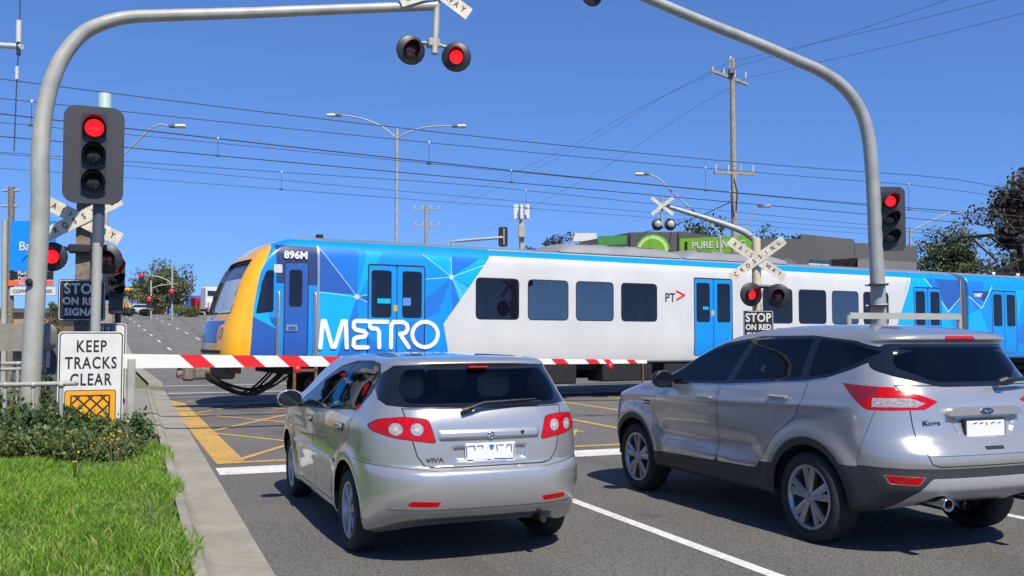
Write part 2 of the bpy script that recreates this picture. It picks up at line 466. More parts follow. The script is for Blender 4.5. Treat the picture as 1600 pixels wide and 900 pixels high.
# asphalt with aggregate, darker wheel tracks, patches and oil
asph = M('asphalt', (.162, .154, .142), .9, 0, .55, 48, .9, 150, detail=8, var2=.14, scale2=.45)
def cracked(m, sc_=.9, dark=.45):
    n = m.node_tree; b = n.nodes['Principled BSDF']; src = b.inputs['Base Color'].links[0].from_socket
    tc = n.nodes.new('ShaderNodeTexCoord'); vo = n.nodes.new('ShaderNodeTexVoronoi'); vo.feature = 'DISTANCE_TO_EDGE'; vo.inputs['Scale'].default_value = sc_
    ns = n.nodes.new('ShaderNodeTexNoise'); ns.inputs['Scale'].default_value = 2.2; ns.inputs['Detail'].default_value = 8
    ad = n.nodes.new('ShaderNodeVectorMath'); ad.operation = 'MULTIPLY_ADD'; ad.inputs[1].default_value = (.5, .5, .5)
    n.links.new(tc.outputs['Object'], ns.inputs[0]); n.links.new(ns.outputs['Color'], ad.inputs[0]); n.links.new(tc.outputs['Object'], ad.inputs[2])
    n.links.new(ad.outputs[0], vo.inputs['Vector'])
    r = n.nodes.new('ShaderNodeMapRange'); r.inputs[1].default_value = .001; r.inputs[2].default_value = .008; r.inputs[3].default_value = 1-dark; r.inputs[4].default_value = 1
    n.links.new(vo.outputs['Distance'], r.inputs[0])
    n3 = n.nodes.new('ShaderNodeTexNoise'); n3.inputs['Scale'].default_value = .35; n.links.new(tc.outputs['Object'], n3.inputs[0])
    r3 = n.nodes.new('ShaderNodeMapRange'); r3.inputs[1].default_value = .5; r3.inputs[2].default_value = .62; n.links.new(n3.outputs[0], r3.inputs[0])
    mxx = n.nodes.new('ShaderNodeMix'); mxx.inputs[2].default_value = 1.; n.links.new(r3.outputs[0], mxx.inputs[0]); n.links.new(r.outputs[0], mxx.inputs[3])
    sx = n.nodes.new('ShaderNodeVectorMath'); sx.operation = 'SCALE'; n.links.new(src, sx.inputs[0]); n.links.new(mxx.outputs[0], sx.inputs['Scale'])
    n.links.new(sx.outputs[0], b.inputs['Base Color'])
cracked(asph)
def tracks(m):
    # polished wheel paths and the oily strip between them, along the lanes
    n = m.node_tree; b = n.nodes['Principled BSDF']; src = b.inputs['Base Color'].links[0].from_socket
    tc = n.nodes.new('ShaderNodeTexCoord'); mp = n.nodes.new('ShaderNodeMapping'); mp.inputs['Rotation'].default_value = (0, 0, -A1); n.links.new(tc.outputs['Object'], mp.inputs[0])
    sp = n.nodes.new('ShaderNodeSeparateXYZ'); n.links.new(mp.outputs[0], sp.inputs[0])
    m1 = n.nodes.new('ShaderNodeMath'); m1.operation = 'MULTIPLY_ADD'; m1.inputs[1].default_value = 2*PI/3.25; m1.inputs[2].default_value = -2.43*2*PI/3.25; n.links.new(sp.outputs[0], m1.inputs[0])
    m2 = n.nodes.new('ShaderNodeMath'); m2.operation = 'COSINE'; n.links.new(m1.outputs[0], m2.inputs[0])
    m3 = n.nodes.new('ShaderNodeMapRange'); m3.inputs[1].default_value = .55; m3.inputs[2].default_value = 1.0; m3.inputs[3].default_value = 1.; m3.inputs[4].default_value = .74; n.links.new(m2.outputs[0], m3.inputs[0])
    sc2 = n.nodes.new('ShaderNodeMapping'); sc2.inputs['Scale'].default_value = (1.6, .35, 1); n.links.new(mp.outputs[0], sc2.inputs[0])
    ns = n.nodes.new('ShaderNodeTexNoise'); ns.inputs['Scale'].default_value = 1.; ns.inputs['Detail'].default_value = 7; n.links.new(sc2.outputs[0], ns.inputs[0])
    r = n.nodes.new('ShaderNodeMapRange'); r.inputs[1].default_value = .38; r.inputs[2].default_value = .62; n.links.new(ns.outputs[0], r.inputs[0])
    mx = n.nodes.new('ShaderNodeMix'); mx.inputs[2].default_value = 1.; n.links.new(r.outputs[0], mx.inputs[0]); n.links.new(m3.outputs[0], mx.inputs[3])
    vo = n.nodes.new('ShaderNodeTexVoronoi'); vo.inputs['Scale'].default_value = 1.1; n.links.new(tc.outputs['Object'], vo.inputs['Vector'])
    rv = n.nodes.new('ShaderNodeMapRange'); rv.inputs[1].default_value = .05; rv.inputs[2].default_value = .16; rv.inputs[3].default_value = .72; rv.inputs[4].default_value = 1; n.links.new(vo.outputs['Distance'], rv.inputs[0])
    mm = n.nodes.new('ShaderNodeMath'); mm.operation = 'MULTIPLY'; n.links.new(mx.outputs[0], mm.inputs[0]); n.links.new(rv.outputs[0], mm.inputs[1])
    sx = n.nodes.new('ShaderNodeVectorMath'); sx.operation = 'SCALE'; n.links.new(src, sx.inputs[0]); n.links.new(mm.outputs[0], sx.inputs['Scale']); n.links.new(sx.outputs[0], b.inputs['Base Color'])
tracks(asph)
rows = []
for u in [-60, -30, -15, 0, 5, 10, 15, 20, 25, 29]:
    rows.append([R(u, .88+(28-.88)*k/14, .004) for k in range(15)])
for s in [33, 36, 40, 45, 50, 54, 57, 60, 64, 68, 72, 77, 82, 87, 92, 98, 105, 115, 125, 135, 145, 150, 155, 160, 170, 185, 200, 230]:
    ml = 2.6+min(1.6, max(0, (s-33)*.02)); mr = 29-min(1, (s-33)/30)*13
    rows.append([F(s, ml+(mr-ml)*k/14, .004) for k in range(15)])
sheet('road', rows, asph)
# kerb and channel: raised kerb top, sloping face, flat channel
def kprof(v0): return [(v0-.05, -.02), (v0-.05, .085), (v0+.02, .088), (v0+.06, .05), (v0+.10, .026), (v0+.46, .012), (v0+.46, -.02)]
kb = B(); seg = [-8, -2, 0, 2, 4, 6]+[6+2.4*k for k in range(1, 9)]+[26, 28, 29.5]
us = []
for a in seg: us.append(a)
for a, b_ in zip(us, us[1:]):
    b2 = b_-.012
    vs = [R(a, v, z) for v, z in kprof(.44)]+[R(b2, v, z) for v, z in kprof(.44)]; n = 7
    kb.add(vs, [(i, i+1, i+1+n, i+n) for i in range(n-1)]+[list(range(n)), list(range(2*n-1, n-1, -1))], concrete)
o = kb.build('kerb'); o['kind'] = 'structure'
kb = B(); vs = []
ss = [33, 38, 45, 54, 62, 72, 85, 100, 115, 130, 150, 180]
for s in ss:
    ml = 2.6+min(1.6, max(0, (s-33)*.02))
    vs += [F(s, ml-.45, .10), F(s, ml-.02, .10), F(s, ml, -.02)]
kb.add(vs, [(3*i+k, 3*i+k+1, 3*i+k+4, 3*i+k+3) for i in range(len(ss)-1) for k in range(2)], concrete)
kb.add([F(33, 2.15, -.03), F(33, 2.15, .10), F(33, 2.58, .10), F(33, 2.6, -.03)], [(0, 1, 2, 3)], concrete)
o = kb.build('far_kerb'); o['kind'] = 'structure'
# footpath slab by the crossing and the verge under the grass
sheet('footpath', [[R(u, v, .10) for v in (-.95, .38)] for u in (15.5, 17, 21, 25, 29.5)], conc2, smooth=False)
soil = M('soil', (.09, .10, .035), .95, 0, .35, 9, .6, 40)
vs_ = []
sheet('verge', [[R(u, v, .06+.05*math.sin(u*.9+v*1.7)*min(1, max(0, -v+.2))) for v in np.linspace(-9, .37, 24)] for u in np.linspace(0, 15.5, 24)], soil)
sheet('far_verge', [[F(s, m, .03+.5*max(0, (m-16.4))/6) for m in (16.4, 18, 22)] for s in (60, 80, 95, 110, 130, 160)], M('dry_verge', (.38, .25, .12), .95, 0, .3, .8, col2=(.42, .32, .16)))
# rail corridor ballast, rails
TA = .501; TX, TY = -6.458, 19.702
def TR(t, w_, z=0): return Vector((TX+math.cos(TA)*t-math.sin(TA)*w_, TY+math.sin(TA)*t+math.cos(TA)*w_, z))
ballast = M('ballast', (.17, .15, .13), .95, 0, .5, 35, 1., 45, detail=8)
sheet('rail_bed', [[TR(t, w_, -.004) for w_ in (-2, 2, 6, 10, 13)] for t in (-120, -60, -30, -9.5)], ballast)
sheet('rail_bed', [[TR(t, w_, .012) for w_ in (-1.6, 2, 6, 10, 13)] for t in (25, 35, 60, 120, 260)], ballast)
railm = M('rail_steel', (.30, .27, .25), .35, .9, .15, 8)
for w0 in (1.525, 5.6):
    for g in (-.8, .8):
        b = B()
        for t0, t1, z in ((-100, -8, .09), (-8, 24, .02), (24, 230, .09)):
            vs = [TR(t, w0+g+s_*.036, q) for t in (t0+.001, t1) for s_, q in ((-1, -.05), (-1, z), (1, z), (1, -.05))]
            b.add(vs, [(0, 1, 5, 4), (1, 2, 6, 5), (2, 3, 7, 6), (0, 3, 2, 1), (4, 5, 6, 7)], railm)
        tag(b.build('rail'), None, None, None, 'structure')
# painted markings ------------------------------------------------
def worn(name, col, lo=.42, hi=.50, keep=.0):
    m = M(name, col, .7, 0, .08, 12, var2=.12, scale2=2.)
    n = m.node_tree; b = n.nodes['Principled BSDF']; src = b.inputs['Base Color'].links[0].from_socket
    tc = n.nodes.new('ShaderNodeTexCoord'); ns = n.nodes.new('ShaderNodeTexNoise'); ns.inputs['Scale'].default_value = 22; ns.inputs['Detail'].default_value = 9; ns.inputs['Roughness'].default_value = .75
    n.links.new(tc.outputs['Object'], ns.inputs[0])
    r = n.nodes.new('ShaderNodeMapRange'); r.inputs[1].default_value = lo-.12; r.inputs[2].default_value = hi-.12; n.links.new(ns.outputs[0], r.inputs[0])
    mx = n.nodes.new('ShaderNodeMix'); mx.data_type = 'RGBA'; mx.inputs[6].default_value = (.13, .12, .11, 1)
    n.links.new(r.outputs[0], mx.inputs[0]); n.links.new(src, mx.inputs[7]); n.links.new(mx.outputs[2], b.inputs['Base Color'])
    return m
mw = worn('road_white', (.66, .65, .61), .42, .58); my = worn('road_yellow', (.62, .36, .05), .46, .66)
def mark(name, quads, mat, z=.008):
    b = B()
    for q in quads: b.add([R(u, v, z) for u, v in q], [(0, 1, 2, 3)], mat)
    return tag(b.build(name), None, None, None, 'structure')
def line(u0, v0, u1, v1, w_):
    d = Vector((u1-u0, v1-v0)).normalized()*w_/2; p = (-d.y, d.x)
    return [(u0+p[0], v0+p[1]), (u0-p[0], v0-p[1]), (u1-p[0], v1-p[1]), (u1+p[0], v1+p[1])]
mark('lane_line', [line(-20, 3.96, 11.2, 3.96, .11)], mw)
mark('lane_line', [line(-20, 7.21, 11.2, 7.21, .11)], mw)
mark('lane_line', [line(-20, 10.45, 11.2, 10.45, .11)], mw)
mark('stop_line', [line(11.65, .95, 11.65, 13.4, .62)], mw)
mark('stop_line', [line(28.3, .95, 28.5, 13.4, .22)], mw)
mark('stop_line', [line(32.6, .75, 32.9, 13.4, .22)], mw)
qs = [line(12.5, 1.17, 24.2, 1.0, .36), line(24.2, 1.0, 25.6, .72, .22), line(12.42, 1.0, 12.42, 13.3, .16), line(24.9, 2., 24.9, 13.3, .12), line(12.4, 7.82, 24.6, 7.82, .14), line(12.4, 9.75, 24.6, 9.75, .14), line(12.4, 11.7, 24.6, 11.7, .14)]
for k in range(-3, 7):
    for sgn in (1, -1):
        v0 = 1.2+k*2.3; u0 = 12.5; v1 = v0+sgn*6.8; u1 = 24.6
        if sgn < 0: v0 += 6.8; v1 += 6.8
        def clipv(ua, va, ub, vb, lim, up_):
            if (va > lim) == up_ and (vb > lim) == up_: return None
            if (va > lim) == up_ or (vb > lim) == up_:
                t = (lim-va)/(vb-va); m = (ua+(ub-ua)*t, lim)
                return (m[0], m[1], ub, vb) if (va > lim) == up_ else (ua, va, m[0], m[1])
            return (ua, va, ub, vb)
        r = clipv(u0, v0, u1, v1, 1.25, False)
        if r: r = clipv(*r, 7.0, True)
        if r and abs(r[2]-r[0]) > .4: qs.append(line(*r, .11))
b = B()
for i, q in enumerate(qs): b.add([R(u, v, .0075+.0012*i/4) for u, v in q], [(0, 1, 2, 3)], my)
tag(b.build('yellow_box_marking'), None, None, None, 'structure')
b = B()
for m0, s0 in ((5.95, 60.5), (9.3, 55.)):
    for k in range(11):
        s = s0+k*9.2
        b.add([F(s, m0-.06, .022), F(s, m0+.1, .022), F(s+3., m0+.1, .03), F(s+3., m0-.06, .03)], [(0, 1, 2, 3)], mw)
tag(b.build('dashed_lane_markings'), None, None, None, 'structure')

# ================================================================ CARS
def wheel(parent, x, y, r, rimr, wd, side, style):
    """side -1 left, +1 right; the disc faces outwards"""
    X = T(x, y, r, -PI/2 if side < 0 else PI/2)
    hub = B(); hub.lathe([(0, .02), (rimr*.62, .02), (rimr*.62, .04), (0, .04)], MATS['dark_metal'], 24, X)
    hub.lathe([(rimr*.9, wd*.9), (rimr*.9, .0), (rimr*.98, 0)], MATS['dark_metal'], 30, X)
    w_ = hub.build('wheel', parent)
    h = wd/2
    ty = B(); ty.lathe([(rimr-.005, -h+.03), (rimr+.012, -h+.005), (rimr+(r-rimr)*.55, -h-.006), (r-.018, -h+.008), (r-.004, -h+.028), (r, -h+.06), (r+.0, 0), (r, h-.06), (r-.018, h-.008), (rimr+.02, h), (rimr, h-.02)], rubber, 48, X)
    ty.build('tyre', w_)
    rm = B(); rm.lathe([(rimr+.004, -h+.012), (rimr-.006, -h+.004), (rimr-.020, -h+.012), (rimr-.03, -h+.05), (rimr-.035, h-.03)], alloy, 48, X)
    rm.lathe([(0, -h+.012), (.03, -h+.013), (.045, -h+.022), (.055, -h+.04)], alloy, 24, X)
    n, tw, w0, w1 = style
    for k in range(n):
        a = 2*PI*k/n+.3
        for s_ in ((-1, 1) if tw else (0,)):
            a0 = a+s_*.16*tw; a1 = a+s_*tw
            d0 = Vector((math.cos(a0), math.sin(a0))); d1 = Vector((math.cos(a1), math.sin(a1)))
            p0 = d0*.035; p1 = d1*(rimr-.015); t_ = (p1-p0).normalized(); q = Vector((-t_.y, t_.x))
            poly = [p0+q*w0, p0-q*w0, p1-q*w1, p1+q*w1]
            n0 = len(poly); vs = [(p.x, -h+(.024 if i in (0, 1) else .018), p.y) for i, p in enumerate(poly)]+[(p.x, -h+.06, p.y) for p in poly]
            # raised ridge along the spoke
            m0 = (p0.x, -h+.014, p0.y); m1 = (p1.x, -h+.010, p1.y)
            vs += [m0, m1]
            rm.add(vs, [(0, 8, 9, 3), (8, 1, 2, 9), (0, 3, 7, 4), (1, 5, 6, 2), (3, 9, 2), (0, 1, 8), (2, 6, 7, 3)], alloy, False, X)
    rm.build('rim', w_)
    return w_
M('dark_metal', (.03, .03, .032), .5, .6, .2, 10)
def seats(parent, rows_, mat1, mat2, xw=.36):
    for (y, zt) in rows_:
        for x in ((-xw, xw)):
            b = B(); b.box((x, y, .62), (.46, .14, .62), mat1, bev=.06); b.box((x, y+.25, .42), (.46, .5, .16), mat1, bev=.05)
            st = b.build('seat', parent)
            h = B(); h.box((x, y-.01, zt), (.27, .10, .19), mat2, bev=.04); h.tube([(x-.06, y, .9), (x-.06, y, zt)], .006, chrome, 6); h.tube([(x+.06, y, .9), (x+.06, y, zt)], .006, chrome, 6)
            h.build('headrest', st)
def archcut(S, yc, zc, r, key, n=26, cond=None):
    for sg in (-1, 1):
        S.cut([(yc+r*math.cos(2*PI*k/n), zc+r*math.sin(2*PI*k/n)) for k in range(n)], 'x', sg, key, cond=cond)
def liner(b, yc, zc, r, x0, x1, mat):
    n = 20
    for sg in (-1, 1):
        vs = []
        for x in (x0*sg, x1*sg):
            for k in range(n+1):
                a = -.02+(PI+.04)*k/n; vs.append((x, yc+r*math.cos(a), zc+r*math.sin(a)))
        b.add(vs, [(k, k+1, n+2+k, n+1+k) for k in range(n)], mat, True)
        b.add(vs[n+1:], [list(range(n+1))], mat)
def sstep(a, b, x):
    t = min(1, max(0, (x-a)/(b-a))); return t*t*(3-2*t)

def mirror_poly(P): return [(-x, z) for x, z in P][::-1]
def build_hatch():
    car = thing('hatchback', 'silver hatchback with round clear lenses in red tail lamps, stopped beside the kerb', 'car', HATCH[0], HATCH[1])
    L = [  # z, yr, yf, w, rxr, ryr, rxf, ryf
        (.20, -.60, 3.18, .78, .42, .36, .5, .4),
        (.235, -.76, 3.28, .825, .44, .40, .5, .45),
        (.30, -.82, 3.34, .842, .46, .42, .52, .5),
        (.42, -.85, 3.38, .852, .46, .43, .55, .5),
        (.56, -.868, 3.40, .862, .46, .43, .55, .5),
        (.645, -.862, 3.40, .864, .46, .43, .55, .5),
        (.672, -.835, 3.40, .864, .46, .42, .55, .5),
        (.69, -.800, 3.39, .864, .46, .40, .55, .5),
        (.80, -.796, 3.33, .861, .46, .40, .5, .5),
        (.90, -.790, 3.18, .855, .45, .40, .5, .45),
        (.96, -.782, 2.92, .845, .44, .38, .5, .4),
        (1.02, -.765, 2.66, .822, .42, .36, .45, .4),
        (1.07, -.742, 2.46, .795, .40, .35, .4, .35),
        (1.15, -.68, 2.24, .758, .38, .33, .4, .3),
        (1.27, -.585, 1.95, .705, .34, .30, .35, .25),
        (1.355, -.52, 1.70, .660, .30, .26, .3, .25),
        (1.385, -.525, 1.60, .640, .30, .24, .3, .25),
        (1.408, -.50, 1.47, .610, .30, .24, .3, .25),
        (1.426, -.38, 1.28, .545, .30, .24, .3, .25),
        (1.438, -.18, 1.08, .43, .3, .22, .28, .25),
        (1.446, .10, .88, .27, .2, .2, .2, .2),
        (1.449, .36, .66, .10, .08, .1, .08, .1)]
    def hook(p):
        if p.z < .5: p.z += .10*sstep(-.35, -.75, p.y)*sstep(.5, .22, p.z)+.06*sstep(2.9, 3.3, p.y)*sstep(.5, .22, p.z)
        if p.z < .9 and abs(p.x) > .6:          # flared arches and door waist
            for yc in (0, 2.6):
                d = math.hypot(p.y-yc, p.z-.30); p.x += math.copysign(.020*math.exp(-((d-.40)/.07)**2), p.x)
            p.x -= math.copysign(.014*sstep(.45, .65, p.y)*sstep(2.2, 2.0, p.y)*sstep(.24, .34, p.z)*sstep(.62, .5, p.z), p.x)
        if p.z < 1.1 and p.y < 0: p.z += .0
        return p
    bm = shell(L, 104, cnt=(18, 18, 84, 14, 12), hook=hook, bowr=.06, bowf=.16, tr=.095, tf=.03, floor_=False)
    S = Shell(bm, [silver])
    for yc in (0, 2.6): archcut(S, yc, .30, .372, 'hole', cond=lambda c: c.z < .75)
    # rear
    tg = [(-.60, 1.085), (-.575, .96), (-.52, .76), (-.47, .695), (-.40, .682), (.40, .682), (.47, .695), (.52, .76), (.575, .96), (.60, 1.085)]
    S.cut(tg, 'y', -1, None, gap); S.cut(inset(tg, .008), 'y', -1, 'tailgate', silver)
    gl = [(-.585, 1.372), (-.655, 1.31), (-.70, 1.21), (-.712, 1.135), (-.68, 1.10), (-.55, 1.088), (0, 1.083), (.55, 1.088), (.68, 1.10), (.712, 1.135), (.70, 1.21), (.655, 1.31), (.585, 1.372), (.3, 1.384), (0, 1.388), (-.3, 1.384)]
    S.cut(gl, 'y', -1, 'rear_window', MATS['black_glaze'])
    S.cut(rcorner([(-.53, 1.345), (-.60, 1.20), (-.56, 1.115), (.56, 1.115), (.60, 1.20), (.53, 1.345)], .05), 'y', -1, None, autog)
    lamp = rcorner([(-.385, .845), (-.435, 1.015), (-.60, 1.030), (-.74, 1.012), (-.795, .965), (-.78, .925), (-.66, .882)], .03)
    for sg, P in ((-1, lamp), (1, mirror_poly(lamp))):
        S.cut(P, 'y', -1, None, gap); q = S.cut(inset(P, .005), 'y', -1, 'tail_lamp%d' % sg, redlens)
        for cx, r in ((.515, .050), (.645, .050)):
            for rr, m in ((r, dkredlens), (r*.84, clearlens)): S.cut(circ(rr, sg*cx, .945, 18), 'y', -1, None, m, only=['tail_lamp%d' % sg])
            S.cut(circ(r*.3, sg*cx, .945, 10), 'y', -1, None, M('bulb', (.62, .50, .45), .2), only=['tail_lamp%d' % sg])
    rc = [(-.31, .845), (-.285, .695), (.285, .695), (.31, .845)]
    f1 = S.cut(rcorner(rc, .03), 'y', -1, None, silver); f2 = S.cut(rcorner(inset(rc, .035), .02), 'y', -1, None, silver)
    for v in {v for f in f2 for v in f.verts}: v.co.y += .014
    ld = [(-.375, .862), (-.375, .93), (.375, .93), (.375, .862)]
    f2 = S.cut(inset(ld, .014), 'y', -1, None, silver)
    for v in {v for f in f2 for v in f.verts}: v.co.y -= .012
    for sg in (-1, 1):
        S.cut([(sg*.39, .665), (sg*.39, .668), (sg*.84, .706), (sg*.84, .702)][::sg], 'y', -1, None, gap)
        rf = rcorner([(sg*.39, .425), (sg*.37, .462), (sg*.56, .468), (sg*.59, .445), (sg*.57, .43)], .012); S.cut(rf, 'y', -1, 'reflector%d' % sg, redlens)
    # lower bumper crease
    S.cut([(-.70, .405), (-.70, .4), (.70, .4), (.70, .405)], 'y', -1, None, gap)
    # sides
    fd = [(1.255, 1.0), (1.262, .60), (1.24, .29), (2.06, .285), (2.14, .45), (2.16, .70), (2.12, .945)]
    rd = [(1.235, 1.0), (1.242, .60), (1.22, .29), (.47, .285), (.40, .50), (.25, .68), (.02, .82), (-.10, 1.045)]
    wa = [(2.10, .945), (1.86, 1.05), (1.42, 1.21), (.98, 1.335), (.55, 1.388), (.1, 1.398), (-.16, 1.378), (-.30, 1.30), (-.26, 1.17), (-.10, 1.045), (.6, .998), (1.24, .968)]
    w1 = [(2.02, .962), (1.80, 1.06), (1.38, 1.21), (.98, 1.318), (.60, 1.368), (.56, 1.368), (1.16, .982)]
    w2 = [(1.10, .985), (.50, 1.370), (.1, 1.378), (-.14, 1.358), (-.26, 1.29), (-.22, 1.18), (-.09, 1.062), (.5, 1.015)]
    for sg in (-1, 1):
        for nm, P in (('front', fd), ('rear', rd)):
            S.cut(rcorner(P, .04), 'x', sg, None, gap); S.cut(inset(rcorner(P, .04), .007), 'x', sg, 'door_%s%d' % (nm, sg), silver)
        S.cut(wa, 'x', sg, 'frame%d' % sg, blackpl)
        S.cut(rcorner(w1, .03), 'x', sg, 'sidewin_f%d' % sg, MATS['car_side_glass']); S.cut(rcorner(w2, .05), 'x', sg, 'sidewin_r%d' % sg, MATS['car_side_glass'])
        S.cut([(-.52, .72), (-.52, .724), (-.36, .728), (-.36, .724)], 'x', sg, None, gap)
    # windscreen and front
    ws = [(-.60, 1.375), (-.70, 1.10), (-.66, 1.055), (.66, 1.055), (.70, 1.10), (.60, 1.375)]
    S.cut(ws, 'y', 1, 'windscreen', autog)
    for sg in (-1, 1): S.cut(rcorner([(sg*.45, .68), (sg*.5, .82), (sg*.80, .90), (sg*.82, .74)], .03), 'y', 1, 'headlight%d' % sg, clearlens)
    S.cut(rcorner([(-.35, .66), (-.35, .78), (.35, .78), (.35, .66)], .03), 'y', 1, 'grille', blackpl)
    S.cut(rcorner([(-.45, .30), (-.5, .48), (.5, .48), (.45, .30)], .03), 'y', 1, 'grille2', blackpl)
    nm = {'body': ('body', None, None), 'tailgate': ('tailgate', None, None), 'rear_window': ('rear_window', None, None), 'windscreen': ('windscreen', None, None),
          'grille': ('grille', None, None), 'grille2': ('grille', None, None)}
    for sg in (-1, 1):
        nm['tail_lamp%d' % sg] = ('tail_lamp', None, None); nm['reflector%d' % sg] = ('reflector', None, None); nm['headlight%d' % sg] = ('headlight', None, None); nm['frame%d' % sg] = ('window_frame', None, None)
        for q in ('front', 'rear'): nm['door_%s%d' % (q, sg)] = ('door', None, None)
        for q in 'fr': nm['sidewin_%s%d' % (q, sg)] = ('side_window', None, None)
    Y = S.rear; SD = S.side; ly = {k: Y(*k) for k in ((0, .775), (0, .896), (-.40, .735), (.24, .91), (.48, .44))}; hs = {(y, sg): SD(y, z, sg) for y, z in ((1.42, .875), (.24, .905)) for sg in (-1, 1)}
    ob = S.finish(car, nm, drop=('hole',))
    b = B(); b.box((0, 1.45, .30), (1.18, 3.5, .10), under); b.box((0, 1.35, .42), (1.5, 1.7, .2), under)
    for yc in (0, 2.6): liner(b, yc, .30, .376, .815, .55, under)
    b.box((0, 1.3, .55), (1.5, 1.6, .04), under); b.box((0, 2.9, .62), (1.5, .5, .1), under)
    b.box((-.30, -.45, .32), (.5, .28, .13), under, bev=.04); b.tube([(.42, -.45, .28), (.42, -.76, .275)], .022, under, 10)
    b.box((0, 2.1, .85), (1.45, .35, .22), blackpl, bev=.05)
    b.box((0, -.35, .80), (1.3, .5, .03), seatm)
    b.build('chassis', car)
    for (x, y, sd) in ((-.735, 0, -1), (.735, 0, 1), (-.735, 2.6, -1), (.735, 2.6, 1)):
        wheel(car, x, y, .302, .205, .195, sd, (7, .12, .014, .011))
    seats(car, ((.10, 1.20), (1.15, 1.20)), seatl, seatl)
    # plate
    b = B(); X = T(0, ly[(0, .775)]-.004, .775); b.box((0, -.006, 0), (.372, .008, .134), platew, X=X, bev=.003)
    pl = b.build('number_plate', car)
    b = B()
    for (x0, z0, x1, z1) in ((-.165, .045, -.12, .048), (-.12, .048, -.115, .02), (-.10, .046, -.06, .048), (-.06, .048, -.058, .03), (.045, .05, .05, .012), (.06, .047, .095, .047), (.12, .03, .125, .047), (.125, .047, .155, .045), (.155, .045, .158, .0), (-.17, -.048, -.13, -.05), (-.02, -.05, .0, -.048), (.03, -.045, .17, -.05), (-.178, .05, -.176, -.03), (.176, .05, .176, -.04)):
        for q in ribbon([(x0, z0), (x1, z1)], .007): b.add([(p[0], -.0115, p[1]) for p in q], [list(range(len(q)))], plateb, X=X)
    q = [(-.012, .052), (.028, .052), (.016, .018), (0, .018)]; b.add([(p[0], -.0118, p[1]) for p in q], [(0, 1, 2, 3)], M('plate_blue', (.03, .13, .5), .4), X=X)
    b.build('lettering', pl)
    # bits
    b = B(); X = T(0, ly[(0, .896)]-.004, .896)
    b.tube([(-.022*math.cos(a), 0, .022*math.sin(a)) for a in np.linspace(0, 2*PI, 16)], .004, chrome, 6, X=X)
    b.tube([(-.02, -.002, -.01), (-.008, -.002, .006), (.008, -.002, -.006), (.02, -.002, .01)], .004, chrome, 6, X=X); b.build('emblem', car)
    b = B(); put(b, textmesh('VIVA', .042, M('badge', (.12, .12, .13), .3, .8), .001, .002, 1.35), T(-.40, ly[(-.40, .735)]-.002, .735, -.07)); b.build('badge_lettering', car)
    b = B(); b.lathe([(.0, -.008), (.012, -.008), (.012, 0)], blackpl, 12, T(.24, ly[(.24, .91)]-.002, .91)); b.build('keyhole', car)
    b = B(); b.tube([(-.20, -.775, 1.065), (-.12, -.78, 1.09)], [.024, .018], blackpl, 10); b.tube([(-.15, -.795, 1.085), (-.05, -.79, 1.12), (.36, -.755, 1.135)], [.013, .011, .006], blackpl, 8); b.tube([(-.10, -.775, 1.112), (.40, -.745, 1.118)], .007, rubber, 6); b.build('rear_wiper', car)
    b = B(); b.box((0, -.535, 1.358), (.15, .03, .016), M('stop_lamp', (.42, .01, .012), .3), bev=.006); b.build('high_stop_lamp', car)
    for sg in (-1, 1):
        for y, z in ((1.42, .875), (.24, .905)):
            b = B(); b.box((hs[(y, sg)]+sg*.012, y, z), (.03, .20, .038), silver, bev=.012); b.box((hs[(y, sg)], y-.02, z-.01), (.012, .17, .06), blackpl, bev=.004); h = b.build('handle', ob['door_%s%d' % ('front' if y > 1 else 'rear', sg)])
        b = B(); b.box((sg*.866, 1.28, .615), (.016, 1.82, .036), silver, bev=.006); b.build('side_moulding', car)
        b = B(); X = T(sg*.965, 1.88, 1.015)
        bm2 = bmesh.new(); bmesh.ops.create_uvsphere(bm2, u_segments=20, v_segments=12, radius=1)
        for v in bm2.verts: v.co = Vector((v.co.x*.115, max(v.co.y*.09, -.035), math.copysign(abs(v.co.z)**.75, v.co.z)*.08))
        b.add([v.co[:] for v in bm2.verts], [[v.index for v in f.verts] for f in bm2.faces], silver, True, X); bm2.free()
        b.tube([(0, 0, -.03), (-sg*.15, .03, -.06)], .03, blackpl, 8, X=X); mr = b.build('side_mirror', car)
        b = B(); b.lathe([(0, -.038), (.095, -.038)], black_glaze, 24, X @ Matrix.Diagonal((1.1, 1, .78, 1))); b.build('mirror_glass', mr)
        return car

